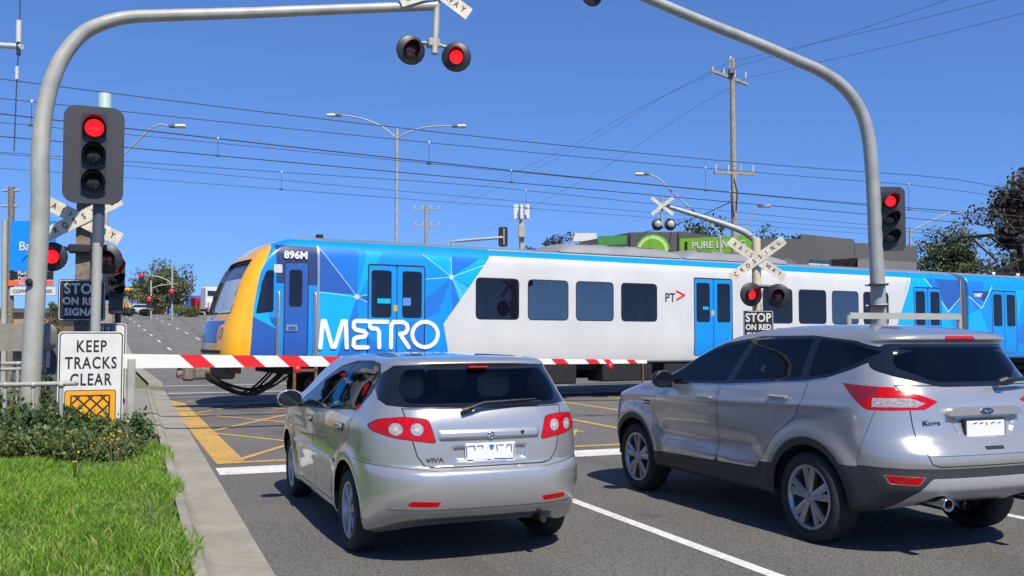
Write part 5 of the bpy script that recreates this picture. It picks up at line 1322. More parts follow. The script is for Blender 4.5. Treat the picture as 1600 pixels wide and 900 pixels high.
# hanger with insulators at the far left
th = thing('wire_hanger', 'vertical wire with long white insulators hanging from a short arm at the left edge', 'hanger', at(29, 100, 16.), 0)
L0 = th.location
b = B(); b.tube([at(32, -30, 16.)-L0, at(30, 72, 16.)-L0, at(27, 105, 16.)-L0, at(22, 236, 16.)-L0], .010, wirem, 6); b.build('wire', th)
for y0_, y1_, r in ((32, 66, .045), (104, 124, .03)): b = B(); b.tube([at(29.5 if y0_ < 50 else 26.6, y0_, 16)-L0, at(29 if y0_ < 50 else 26, y1_, 16)-L0], r, ceram, 10); b.build('insulator', th)
b = B(); b.tube([at(-80, 66, 16.6)-L0, at(34, 73, 16.)-L0], .05, M('white_tube', (.62, .64, .66), .4), 10); b.tube([at(29, 68, 16)-L0, at(29, 86, 16)-L0], .035, blackpl, 8); b.build('arm', th)
b = B(); q = at(-80, 66, 16.6)-L0; b.tube([Vector((q.x, q.y, -L0.z)), Vector((q.x, q.y, q.z+.4))], .12, galv, 12); b.build('pole', th)

# ================================================================ POLES AND LAMPS
def lamphead(th, p, dx, dy, s_=.75):
    d = Vector((dx, dy, .05)).normalized(); b = B(); rz = math.atan2(d.y, d.x); X = Matrix.Translation(p) @ Matrix.Rotation(rz, 4, 'Z')
    b.box((s_*.2, 0, 0), (s_*.4, s_*.26, s_*.18), M('lamp_grey', (.12, .12, .13), .5), X=X, bev=.03); b.box((s_*.66, 0, -.01), (s_*.62, s_*.38, s_*.2), M('lamp_white', (.68, .66, .62), .4), X=X, bev=s_*.07); b.build('lamp_head', th)
def streetlamp(px, ptop, y, arms, label, base=True):
    top = at(px, ptop, y); th = thing('street_lamp', label, 'street lamp', (top.x, top.y, hill(top.x, top.y)), 0, 'street lamps around the crossing'); o = th.location
    b = B(); b.tube([(0, 0, 0), top-o], [.11, .07], galvl, 10); b.build('pole', th)
    for (pts, yy) in arms:
        P = [at(a, c, yy)-o for a, c in pts]; b = B(); b.tube(spline(P, 4), .038, galvl, 8); b.build('arm', th); d = P[-1]-P[-2]; lamphead(th, P[-1], d.x, d.y)
    return th
streetlamp(620.5, 200, 47, (([(620, 216), (600, 200), (575, 188), (550, 182), (533, 180)], 47), ([(620, 216), (640, 206), (665, 199), (690, 197), (706, 197)], 47)), 'tall street lamp with two arms above the cab end of the train')
streetlamp(168, 262, 40, (([(168, 262), (192, 243), (240, 198), (264, 197)], 40),), 'street lamp whose single arm reaches right from behind the near traffic light')
streetlamp(1160, 360, 52, (([(1160, 362), (1172, 345), (1184, 322)], 52),), 'short slanting lamp just right of the tall utility pole')
streetlamp(1422, 356, 62, (([(1422, 362), (1445, 350), (1470, 338), (1486, 332)], 62),), 'street lamp with arm to the right above the building by the right traffic light')
streetlamp(1125, 368, 48, (([(1125, 364), (1090, 335), (1050, 300), (1030, 280), (1014, 272)], 48),), 'street lamp on a long slanting arm left of the tall utility pole')
def utilpole(px, ptop, y, cross, label, r=.17, mat=wood2):
    top = at(px, ptop, y); th = thing('utility_pole', label, 'utility pole', (top.x, top.y, 0), 0); o = th.location
    b = B(); b.tube([(0, 0, 0), top-o], [r, r*.7], mat, 12); b.build('pole', th)
    for (x0, y0_, x1, y1_, d) in cross:
        a = at(x0, y0_, y-d)-o; c = at(x1, y1_, y+d)-o; v = c-a; m = (a+c)/2; b = B()
        b.box(m, (v.length, .12, .13), mat, X=None, rz=math.atan2(v.y, v.x)); ins = 4
        for k in range(ins):
            q = a+v*(.04+.92*k/(ins-1)); b.tube([q+Vector((0, 0, .05)), q+Vector((0, 0, .38))], [.035, .055], ceram, 8)
        b.build('crossarm', th)
    return th
up = utilpole(1144, 92, 45, ((1111, 117, 1167, 125, 1.2), (1116, 270, 1179, 271, .2)), 'tall weathered timber power pole with two crossarms behind the train')
b = B(); o = up.location
b.tube([at(1141, 88, 45)-o, at(1141, 112, 45)-o], .06, ceram, 8); b.box(at(1143, 112, 44.8)-o, (.3, .3, .25), M('lamp_grey', (.12, .12, .13)), bev=.03); b.tube([at(1147, 280, 44.7)-o, at(1152, 300, 44.5)-o, at(1150, 330, 44.7)-o], .04, wirem, 6); b.build('fittings', up)
for k, (a, c, lab) in enumerate((((1111, 116), (1480, 0), 'left'), ((1141, 96), (1555, 0), 'middle'), ((1167, 122), (1600, 20), 'right'))):
    P = [at(a[0], a[1], 45), at((a[0]+c[0])/2, (a[1]+c[1])/2+3, 38), at(c[0], c[1], 31), at(c[0]+160, c[1]-50, 24)]
    tag(B().tube(spline(P, 6), .008, wirem, 5, False).build('power_line'), 'power line rising to the right from the %s pin of the tall timber pole' % lab, 'cable', 'power lines of the tall timber pole')
    P = [at(a[0], a[1], 45), at(a[0]-110, a[1]+52+k*6, 52), at(a[0]-240, a[1]+122+k*14, 62), at(a[0]-420, a[1]+205+k*20, 80)]
    tag(B().tube(spline(P, 6), .008, wirem, 5, False).build('power_line'), 'power line falling to the left from the %s pin of the tall timber pole' % lab, 'cable', 'power lines of the tall timber pole')
P = [at(1143, 315, 45), at(1080, 343, 50), at(1020, 360, 55), at(930, 378, 62)]
tag(B().tube(spline(P, 6), .022, wirem, 5, False).build('service_cable'), 'dark bundled cable falling left from the tall timber pole to the grey building', 'cable')
utilpole(666, 322, 90, ((646, 327, 687, 327, .1), (647, 353, 687, 353, .1)), 'small distant power pole with two crossarms above the train, right of the double lamp', .22)
# telecom tower
t0 = at(815, 372, 110); th = thing('telecom_mast', 'slim mobile phone mast with white panel antennas above the first carriage', 'mast', (t0.x, t0.y, 0)); o = th.location
b = B(); b.tube([(0, 0, 0), at(815, 322, 110)-o], [.4, .28], galvl, 12); b.build('pole', th)
for dx in (-10, -7, 0, 7, 10): b = B(); b.box(at(815+dx, 331, 110+(.5 if dx % 2 else -.5))-o, (.32, .25, 1.7), M('antenna_white', (.7, .7, .7), .4), bev=.04); b.build('antenna', th)
b = B(); b.tube([at(803, 340, 110)-o, at(827, 340, 110)-o], .12, galv, 8); b.box(at(815, 362, 109.6)-o, (.8, .7, 1.5), galvl, bev=.1); b.build('headframe', th)
# back of a signal on a long arm
t0 = at(702, 380, 45); th = thing('traffic_light', 'back of a traffic light hung at the end of a long arm above the train', 'traffic light', (t0.x, t0.y, 0)); o = th.location
b = B(); b.tube([(0, 0, 0), at(702, 378, 45)-o, at(715, 376.5, 45)-o, at(786, 371, 45)-o], .07, galvl, 10); b.build('pole', th)
c = at(786, 370, 45)-o; b = B(); b.prism(rrect(.44, .95, .1), -.01, .01, sigblk, T(c.x, c.y, c.z)); b.box(c+Vector((0, .1, 0)), (.25, .2, .85), sigblk, bev=.03); b.build('signal_housing', th)
b = B(); b.tube([c+Vector((.04, -.05, -.4)), c+Vector((.04, -.05, .4))], .035, galvl, 8); b.build('bracket', th)

# ================================================================ BUILDINGS
def slab(b, px0, px1, pt0, pt1, y0, y1, dep, mat, zb=0.):
    """wall from px0 to px1 with a sloping top, dep metres deep, standing on the ground"""
    a = at(px0, pt0, y0); c = at(px1, pt1, y1); n = Vector((-(c.y-a.y), c.x-a.x, 0)).normalized()*dep
    vs = [Vector((a.x, a.y, zb)), Vector((c.x, c.y, zb)), c, a]; vs += [v+n for v in vs]
    b.add(vs, [(0, 1, 2, 3), (5, 4, 7, 6), (3, 2, 6, 7), (0, 3, 7, 4), (1, 5, 6, 2)], mat); return a, c
shopm = M('charcoal_render', (.115, .112, .11), .8, 0, .06, 1., var2=.1, scale2=.3); shopl = M('grey_render', (.21, .20, .20), .8, 0, .06, 1., var2=.08)
lime = M('lime_sign', (.20, .46, .02), .45, 0, .04, 4); limel = M('lime_light', (.55, .80, .30), .45)
th = thing('shop_building', 'long charcoal shop building with lime green signs along its parapet, behind the train', 'building', at(1000, 400, 52)*1); th.location.z = 0; o = th.location
def rel(b): b.v = [tuple(Vector(v)-o) for v in b.v]; return b
b = B(); slab(b, 905, 985, 378, 363, 56, 53.5, 12, shopm); slab(b, 985, 1060, 363, 362, 53.4, 52.4, 12, shopm); slab(b, 1060, 1195, 361, 380, 52.3, 50.2, 12, shopm); slab(b, 1185, 1251, 373, 373, 49.8, 49.2, 14, shopm); slab(b, 1251, 1335, 365.5, 374, 49.2, 48.7, 14, shopm); slab(b, 1335, 1432, 379, 385, 48.68, 48.0, 14, shopm)
rel(b).build('wall', th)
b = B(); slab(b, 1340, 1432, 404, 410, 44, 43.4, 3, shopl); slab(b, 1225, 1234, 404, 404, 45.6, 45.5, 3, shopl); rel(b).build('side_wall', th)
b = B(); slab(b, 1296, 1339, 406, 403, 44.8, 44.1, .5, gap); rel(b).build('doorway', th)
b = B(); slab(b, 1264, 1296, 411, 413, 44.6, 44.4, .2, signw); slab(b, 1265, 1300, 405, 408, 44.9, 44.7, .2, M('awning_navy', (.02, .05, .12), .7)); rel(b).build('awning', th)
c = at(1020, 393, 51.9)-o; Xs = T(c.x, c.y, c.z, -.38)
b = B(); b.prism(circ(.95, 0, 0, 40), -.04, .1, lime, Xs); b.prism(circ(.86, 0, 0, 40), -.06, -.04, limel, Xs); b.prism(circ(.70, 0, 0, 40), -.08, -.06, lime, Xs); b.build('round_sign', th)
a = at(1063, 365.5, 51.2)-o; c = at(1176, 376, 49.6)-o; v = c-a; m = (a+c)/2; Xs = T(m.x, m.y, m.z-.42, math.atan2(v.y, v.x)); 
b = B(); b.box((0, 0, 0), (v.length, .12, .86), lime, X=Xs); sg_ = b.build('sign_board', th)
b = B(); put(b, textmesh('PURE LIVING', .50, signw, .012, .01, 1.02), Xs @ T(.15, -.08, 0)); b.build('lettering', sg_)
b = B(); b.prism(circ(.09, 0, .16, 10)+[], -.08, -.06, signk, Xs @ T(-v.length/2+.35, 0, 0)); b.box((-v.length/2+.35, -.08, -.08), (.12, .03, .34), signk, X=Xs); b.build('figure_emblem', sg_)
a = at(955, 380, 53)-o; b = B(); b.box(a+Vector((0, -.6, .1)), (1.6, .1, .5), M('green_sign_dark', (.07, .28, .06), .5), rz=-.3); b.build('sign_board', th)
th = thing('billboard', 'small cream billboard above the train roof beside the grey shop building', 'billboard', at(913, 370, 85)*1); th.location.z = 0; o = th.location
b = B(); c = at(913, 371, 85)-o; b.box(c, (2.2, .2, .75), signw, bev=.02); b.build('panel', th); b = B(); b.tube([(c.x, .2, 0), (c.x, .2, c.z)], .12, galv, 8); b.build('post', th)

# ================================================================ VEGETATION
def leafmesh(name, pts, size, mats, parent=None, rnd=None, flat=.0, aspect=.55, loc=None):
    """many small bent leaves at pts"""
    n = len(pts); rs = np.random.RandomState(rnd or 1); P = np.array(pts)
    d = rs.normal(size=(n, 3)); d[:, 2] = d[:, 2]*.6+flat; d /= np.linalg.norm(d, axis=1)[:, None]
    e = np.cross(d, rs.normal(size=(n, 3))); e /= np.linalg.norm(e, axis=1)[:, None]
    s_ = size*(.6+.8*rs.rand(n))[:, None]; k = np.cross(d, e)
    a = P-e*s_*.5; b_ = P+d*s_*aspect*.5+k*s_*.08; c = P+e*s_*.5; f = P-d*s_*aspect*.5+k*s_*.08
    V = np.stack([a, b_, c, f], 1).reshape(-1, 3); me = bpy.data.meshes.new(name)
    me.vertices.add(4*n); me.vertices.foreach_set('co', V.ravel()); me.loops.add(4*n); me.loops.foreach_set('vertex_index', np.arange(4*n)); me.polygons.add(n)
    me.polygons.foreach_set('loop_start', np.arange(n)*4); me.polygons.foreach_set('loop_total', np.full(n, 4))
    for m in mats: me.materials.append(m)
    me.polygons.foreach_set('material_index', rs.randint(0, len(mats), n)); me.update(); me.validate()
    o = bpy.data.objects.new(name, me); C.objects.link(o)
    if parent: o.parent = parent
    return o
def leafm(name, c, tr=.25, var=.3, sc_=1.2):
    m = M(name, c, .55, 0, var, sc_); n = m.node_tree; b = n.nodes['Principled BSDF']; out = n.nodes['Material Output']
    t = n.nodes.new('ShaderNodeBsdfTranslucent'); mx = n.nodes.new('ShaderNodeMixShader'); mx.inputs[0].default_value = tr
    t.inputs[0].default_value = (c[0]*1.6, c[1]*1.6, c[2]*.8, 1)
    n.links.new(b.outputs[0], mx.inputs[1]); n.links.new(t.outputs[0], mx.inputs[2]); n.links.new(mx.outputs[0], out.inputs[0]); return m
bark = M('bark', (.16, .13, .10), .9, 0, .3, 5, .4, 20); barkl = M('pale_bark', (.34, .31, .27), .85, 0, .25, 4, .3, 20)
def tree(label, base, h, w_, mats, n, leaf, seed=1, bk=bark, crown0=.35, clumps=14, dens=.8, group=None, name='tree'):
    th = thing(name, label, 'tree', base, 0, group); rd = random.Random(seed)
    b = B(); b.tube([(0, 0, -.3), (.02*h, 0, h*.25), (-.01*h, .01*h, h*crown0*1.2)], [h*.035, h*.026, h*.02], bk, 9); tr = b.build('trunk', th)
    cl = []
    for k in range(clumps):
        a = rd.random()*2*PI; zz = crown0+(1-crown0)*rd.random()**.8; rr = w_/2*math.sqrt(max(.05, 1-((zz-crown0-.3*(1-crown0))/(.75*(1-crown0)))**2))*(.35+.65*rd.random())
        c = Vector((math.cos(a)*rr*.8, math.sin(a)*rr*.8, h*zz*.92)); cl.append((c, w_*(.13+.12*rd.random())))
        lb = B(); m = c*.5+Vector((0, 0, h*.08)); lb.tube([(0, 0, h*crown0*.9), m, c], [h*.016, h*.010, h*.004], bk, 6); lb.build('limb', tr)
    rs = np.random.RandomState(seed); pts = []
    for c, r in cl:
        m = int(n/len(cl)); q = rs.normal(size=(m, 3)); q /= np.linalg.norm(q, axis=1)[:, None]; q *= (r*(.35+.75*rs.rand(m)**.6))[:, None]; q[:, 2] *= .7
        # small sub-clumps
        sub = rs.randint(0, 9, m); off = rs.normal(size=(9, 3))*r*.55; pts.append(np.array(c)[None]+q*.62+off[sub])
    leafmesh('crown', np.concatenate(pts), leaf, mats, th, seed); return th
lg = [leafm('gum_leaf', (.14, .16, .075)), leafm('gum_leaf_dark', (.08, .10, .05)), leafm('gum_leaf_pale', (.22, .23, .12))]
ld = [leafm('dark_leaf', (.03, .05, .018)), leafm('mid_leaf', (.055, .085, .03))]
lp = [leafm('purple_leaf', (.075, .035, .04)), leafm('purple_leaf_dark', (.03, .02, .022)), leafm('purple_leaf_pale', (.13, .085, .07))]
lo = [leafm('olive_leaf', (.10, .12, .03)), leafm('olive_leaf_pale', (.17, .18, .05))]
lb_ = [leafm('brown_leaf', (.10, .075, .055)), leafm('brown_leaf_dark', (.05, .04, .035))]
def tb_(px, y): p = onhill(px, y); return (p.x, p.y, p.z)
def hgt(px, ptop, y): return at(px, ptop, y).z-hill(at(px, ptop, y).x, y)
tree('big spreading gum tree with gaps in its crown beyond the far road crest', tb_(262, 150), hgt(262, 428, 150), 9.5, lg, 9000, .42, 3, barkl, .38, 20)
tree('lower gum tree left of the big one at the far road crest', tb_(222, 152), hgt(222, 442, 152), 7., lg, 5000, .40, 8, barkl, .25, 12)
tree('dark purple-leaved tree cut off by the right edge of the picture', tb_(1612, 52), hgt(1612, 272, 52), 5.6, lp+ld, 17000, .24, 5, bark, .22, 26)
tree('small olive tree under the purple tree at the right edge', tb_(1585, 58), hgt(1585, 385, 58), 5.5, lg, 3800, .22, 15, bark, .3, 14)
tree('round gum tree behind the second carriage right of the traffic light', tb_(1487, 62), hgt(1487, 362, 62), 5.6, lg+ld, 12000, .22, 11, barkl, .30, 20)
tree('dark green tree rising behind the lime sign of the shop', tb_(1092, 70), hgt(1092, 343, 70), 6., ld, 4200, .28, 21, bark, .45, 14)
tree('dark green tree showing low over the shop roof right of the crossbuck', tb_(1208, 70), hgt(1208, 364, 70), 5., ld, 3000, .28, 22, bark, .45, 10)
tree('brownish rounded tree top just over the train roof below the phone mast', tb_(842, 60), hgt(842, 362, 60), 4.6, lb_, 6500, .16, 23, bark, .4, 12)
tree('small ball-shaped green tree by the station forecourt', tb_(76, 45), hgt(76, 460, 45), 1.1, lo, 1500, .10, 31, bark, .5, 8)
for i, (px, y, pt, w_, m, lab) in enumerate(((282, 132, 475, 3.2, lo, 'yellow-green clipped shrub right of the far signal pole'), (300, 130, 477, 2.4, lo, 'smaller yellow-green shrub beside the parked trucks'), (200, 128, 480, 2.2, ld, 'dark low shrub in front of the orange building'), (228, 129, 482, 2.0, ld, 'dark shrub left of the far white car'))):
    t0 = tb_(px, y); h = hgt(px, pt, y); th = thing('shrub', lab, 'shrub', t0, 0, 'shrubs at the far road crest'); rs = np.random.RandomState(50+i); q = rs.normal(size=(900, 3)); q /= np.linalg.norm(q, axis=1)[:, None]; q *= (rs.rand(900)**.4)[:, None]*np.array([w_/2, w_/2, h/2]); q[:, 2] += h/2
    leafmesh('foliage', q, .25, m, th, i+1); B().tube([(0, 0, 0), (0, 0, h*.5)], .06, bark, 6).build('stem', th)
th = thing('hedge', 'flowering hedge seen through the gap beneath the train', 'hedge', TR(13.5, 13.5, 0), TA); rs = np.random.RandomState(3); q = rs.rand(5000, 3)*np.array([16, 1.2, .9])-np.array([8, .6, 0]); leafmesh('foliage', q, .12, ld+lo, th, 2)
q = rs.rand(500, 3)*np.array([12, 1.2, .4])-np.array([6, .9, -.2]); leafmesh('blossom', q, .07, [M('blossom', (.6, .58, .5), .6)], th, 3)

# bush in front of the signs: arching stems with leaves
lbm = [leafm('bush_leaf', (.085, .15, .045), .3), leafm('bush_leaf_dark', (.04, .08, .03), .25), leafm('bush_leaf_light', (.13, .20, .07), .3)]
def bush(label, cx, cy, rx, ry, h, n, seed, mats=lbm, leaf=.075):
    th = thing('bush', label, 'bush', (cx, cy, .05), 0, 'bushes at the foot of the signs'); rs = np.random.RandomState(seed); rd = random.Random(seed); st = B(); pts = []
    for k in range(n):
        a = rd.random()*2*PI; rr = math.sqrt(rd.random()); tip = Vector((math.cos(a)*rx*rr, math.sin(a)*ry*rr, h*(.35+.95*rd.random()**1.6)*(1-.35*rr*rr))); root = Vector((tip.x*.35, tip.y*.35, 0)); mid = root*.4+tip*.6+Vector((0, 0, h*.15))
        st.tube([root, mid, tip], [.008, .006, .003], MATS['bush_stem'], 5, False)
        for j in range(30):
            t = .15+.85*rd.random(); q = root.lerp(mid, t/.6) if t < .6 else mid.lerp(tip, (t-.6)/.4); pts.append([q.x+rd.gauss(0, .055), q.y+rd.gauss(0, .055), max(.01, q.z+rd.gauss(0, .045))])
    st.build('stems', th); leafmesh('foliage', np.array(pts), leaf, mats, th, seed, .5, .6); return th
M('bush_stem', (.12, .13, .05), .7)
for i, (px, y, rx, ry, h, n, lab) in enumerate(((28, 12.7, .75, .5, .62, 130, 'dark leafy bush at the left picture edge below the pipe rail'), (95, 12.8, .75, .4, .50, 150, 'dense green bush covering the foot of the front sign'), (150, 12.6, .5, .35, .40, 80, 'lower bush spilling over the base of the amber panel'), (212, 13.2, .28, .25, .50, 34, 'thin straggly bush right of the front sign'), (50, 13.6, .65, .45, .95, 80, 'taller dark bush standing behind the others'))):
    p = at(px, 560, y); bush(lab, p.x, p.y, rx, ry, h, n, 70+i)
lwm = [leafm('weed_leaf', (.11, .17, .045), .3), leafm('weed_leaf_pale', (.20, .22, .08), .3), lbm[0]]
for i, (px, y, rx, ry, h, n, lab) in enumerate(((18, 11.9, .7, .3, .34, 60, 'pale straggly weeds in front of the dark left bush'), (85, 11.8, .6, .3, .38, 60, 'pale straggly weeds in front of the dense middle bush'), (140, 11.7, .5, .3, .36, 55, 'yellowish straggly weeds in front of the amber panel'), (190, 12.2, .35, .3, .34, 40, 'small ragged weeds nearest the kerb'))):
    p = at(px, 560, y); bush(lab, p.x, p.y, rx, ry, h, n, 170+i, lwm, .05)
# weeds with yellow flowers
fl = M('yellow_petal', (.75, .42, .01), .5)
for i in range(9):
    rd = random.Random(200+i); px = (160, 172, 190, 148, 186, 202, 158, 178, 120)[i]; y = (11.6, 11.9, 11.5, 11.2, 12.0, 12.1, 12.1, 10.9, 9.9)[i]; p = at(px, 600, y)
    th = thing('weed', 'small yellow-flowered weed in the grass at the foot of the bushes', 'weed', (p.x, p.y, .08), 0, 'yellow-flowered weeds'); b = B(); f = B()
    for k in range(7):
        a = rd.random()*2*PI; q = Vector((math.cos(a)*.12, math.sin(a)*.12, .18+.14*rd.random())); b.tube([(0, 0, 0), q*.6+Vector((0, 0, .04)), q], .004, MATS['bush_stem'], 4, False)
        if k < 3: B().lathe([(0, -.004), (.011, 0), (.015, .004), (0, .004)], fl, 8, Matrix.Translation(q) @ Matrix.Rotation(rd.random(), 4, 'X')).build('flower', th)
    b.build('stem', th)
# grass: blades on the verge
def grass():
    rs = np.random.RandomState(9); n = 170000
    u = 4.6+9.4*rs.rand(n)**1.0; v = -5.2+5.7*rs.rand(n)
    keep = (v < .46-.06*np.sin(u*2.3)-.05*rs.rand(n)) & ((v < .0) | (rs.rand(n) < .7)); u = u[keep]; v = v[keep]
    x = -math.sin(A1)*u+math.cos(A1)*v; y = math.cos(A1)*u+math.sin(A1)*v
    inv = (x/y > -.60) ; x, y, u, v = x[inv], y[inv], u[inv], v[inv]; n = len(x)
    patch = .6+.45*np.sin(u*1.9+np.sin(v*2.7)*1.4)*np.sin(v*2.3+1)+.25*rs.rand(n)
    h = (.04+.075*rs.rand(n))*np.clip(patch, .55, 1.35); a = rs.rand(n)*2*PI; wd = .0035+.003*rs.rand(n); lean = .35+.8*rs.rand(n); b = rs.rand(n)*2*PI
    z0 = .06+.05*np.sin(u*.9+v*1.7)*np.clip(-v+.2, 0, 1)-.01
    ax, ay = np.cos(a)*wd, np.sin(a)*wd; lx, ly = np.cos(b)*lean*h, np.sin(b)*lean*h
    V = np.zeros((n, 5, 3)); V[:, 0] = np.stack([x-ax, y-ay, z0], 1); V[:, 1] = np.stack([x+ax, y+ay, z0], 1)
    V[:, 2] = np.stack([x+ax*.7+lx*.35, y+ay*.7+ly*.35, z0+h*.6], 1); V[:, 3] = np.stack([x-ax*.7+lx*.35, y-ay*.7+ly*.35, z0+h*.6], 1); V[:, 4] = np.stack([x+lx, y+ly, z0+h], 1)
    me = bpy.data.meshes.new('grass'); me.vertices.add(5*n); me.vertices.foreach_set('co', V.ravel())
    i = np.arange(n)*5; q = np.stack([i, i+1, i+2, i+3, i+3, i+2, i+4], 1).ravel(); me.loops.add(len(q)); me.loops.foreach_set('vertex_index', q)
    st = np.stack([np.arange(n)*7, np.arange(n)*7+4], 1).ravel(); me.polygons.add(2*n); me.polygons.foreach_set('loop_start', st); me.polygons.foreach_set('loop_total', np.tile([4, 3], n))
    for m in (leafm('grass_green', (.16, .33, .022), .4, .25, 1.5), leafm('grass_bright', (.24, .40, .035), .4, .25, 1.5), leafm('grass_dry', (.38, .34, .12), .3), leafm('grass_deep', (.09, .22, .015), .35)): me.materials.append(m)
    mi = rs.choice(4, n, p=[.42, .29, .10, .19]); me.polygons.foreach_set('material_index', np.repeat(mi, 2)); me.update()
    o = bpy.data.objects.new('grass', me); C.objects.link(o); tag(o, 'bright green unmown grass on the verge left of the kerb', 'grass', None, 'stuff')
grass()
# ragged dry grass along the kerb joint
b = None

# ================================================================ LEFT EDGE: STATION SIGNS, RAILS
def station_sign():
    y = 23.; base = at(12, 560, y); base.z = 0; th = thing('station_sign', 'tall station sign with blue banner above black, orange and white name boards', 'sign', base); o = base
    b = B(); b.tube([at(8, 510, y)*1-o-Vector((0, 0, at(8, 510, y).z)), at(8, 345, y)-o], .07, galvl, 12); b.build('post', th)
    b = B(); b.tube([at(18, 510, y)*1-o-Vector((0, 0, at(18, 510, y).z)), at(18, 292, y)-o], .075, wood, 10); b.tube([at(4, 298, y)-o, at(30, 298, y)-o], .03, galvl, 6); b.tube([at(3, 322, y)-o, at(28, 322, y)-o], .03, galvl, 6); b.build('post', th)
    def pan(x0, x1, y0, y1, m, nm='sign_panel', dy=.1):
        a = at(x0, y0, y-dy)-o; c = at(x1, y1, y-dy)-o; b = B(); b.box((a+c)/2, (abs(c.x-a.x), .04, abs(a.z-c.z)), m, bev=.008); return b.build(nm, th), (a+c)/2, abs(a.z-c.z)
    p, c, h = pan(17, 86, 345, 423, M('banner_blue', (.0, .25, .78), .5, 0, .03, 3), 'banner'); b = B(); put(b, textmesh('Bayside', .30, signw, .004, .002), T(c.x+.12, c.y-.025, c.z-.02)); b.build('lettering', p)
    b = B(); b.tube([(c.x+.1+.38*math.cos(a), c.y-.03, c.z-.55+.38*math.sin(a)) for a in np.linspace(.4, 2.7, 12)], .012, M('swirl_blue', (.0, .18, .6)), 6); b.build('swirl', p)
    p, c, h = pan(16, 83, 424, 437, signk)
    for s_, dz, dx in (('Platforms', .05, -.1), ('Parking', -.06, -.14)): b = B(); put(b, textmesh(s_, .12, signw, .002, .002), T(c.x+dx, c.y-.025, c.z+dz)); b.build('lettering', p)
    p, c, h = pan(13, 83, 438, 447, M('panel_orange', (.80, .13, .035), .5)); b = B(); put(b, textmesh('Bus services', .11, signw, .001, .002), T(c.x, c.y-.025, c.z)); b.build('lettering', p)
    p, c, h = pan(16, 87, 449, 462, signw); b = B(); put(b, textmesh('COFFEE  CORNER', .12, M('ink_teal', (.02, .15, .2)), .002, .002), T(c.x, c.y-.025, c.z)); b.build('lettering', p)
station_sign()
# grey rounded barrier beam and pipe rails in front of the station
y = 14.6; a = at(-60, 525, y); c = at(81, 527, y); th = thing('barrier_beam', 'pale concrete-coloured barrier with rounded end behind the left mast', 'barrier', ((a.x+c.x)/2, y, 0)); w_ = c.x-a.x; h = .42
b = B(); b.prism(rrect(w_, h, .13, 0, c.z), -.16, .16, conc2); b.build('beam', th)
b = B(); 
for x in (-w_/2+.5, w_/2-.25): b.box((x, 0, (c.z-h/2)/2), (.14, .16, c.z-h/2), galv)
b.build('leg', th); b = B(); b.box((w_/2-.17, -.165, c.z-.02), (.03, .008, .13), signk); b.box((w_/2-.17, -.165, c.z-.12), (.03, .008, .03), signk); b.build('mark', th)
y = 15.4; a = at(106, 530, y); th = thing('relay_cabinet', 'slate grey metal cabinet partly hidden behind the KEEP TRACKS CLEAR sign', 'cabinet', (a.x, a.y, 0), A1)
b = B(); b.box((0, 0, .85), (.62, .6, 1.55), M('slate_paint', (.09, .10, .13), .5, 0, .1, 3), bev=.02); b.build('cabinet_body', th); b = B(); b.box((-.26, -.31, 1.35), (.06, .02, .5), signw, bev=.004); b.build('label_plate', th); b = B(); b.box((0, 0, .05), (.75, .72, .12), conc2); b.build('plinth', th)
for (px0, px1, pys, y, lab, m) in ((-80, 118, (601, 566), 12.9, 'pale pipe railing in front of the left mast', galvl), (-80, 100, (568, 577), 16.2, 'thin pipe railing behind the left mast', galvl)):
    p0 = at(px0, 600, y); p1 = at(px1, 600, y); th = thing('pipe_railing', lab, 'railing', (p0.x, p0.y, 0)); o = th.location
    rr = .032
    for i, py in enumerate(pys):
        if y < 14 and i: continue
        b = B(); b.tube([at(px0, py+2, y)-o, at(px1, py-2, y)-o], rr, m, 8); b.build('rail', th)
    for px in range(px0, px1+1, 44 if y < 14 else 36):
        q = at(px, pys[0], y)-o; b = B(); b.tube([(q.x, 0, 0), (q.x, 0, q.z)], rr*.9, m, 8); b.lathe([(0, -.03), (.045, -.03), (.045, .03), (0, .03)], m, 8, T(q.x, 0, q.z, 0, 0, PI/2)); b.build('post', th)
p = at(20, 626, 13.6); th = thing('pit_cover', 'low concrete pit with rust-red lid beneath the pipe railing', 'pit', (p.x, p.y, 0)); b = B(); b.box((0, 0, .28), (.95, .8, .56), conc2, bev=.03); b.build('pit_wall', th); b = B(); b.box((0, 0, .585), (1.0, .85, .05), M('lid_red', (.22, .07, .045), .7, 0, .2, 6), bev=.01); b.build('lid', th)
# timber posts behind the stop sign
for i, (px, ptop) in enumerate(((157, 470), (164, 474), (171, 478))):
    p = at(px, 500, 24-i*.5); b = B(); b.box((0, 0, at(px, ptop, p.y).z/2), (.16, .16, at(px, ptop, p.y).z), wood2, bev=.015); o = b.build('timber_post', None, None, (p.x, p.y, 0)); tag(o, ('tallest', 'middle', 'lowest')[i]+' of three stubby timber posts behind the near traffic light', 'post', 'stubby timber posts')

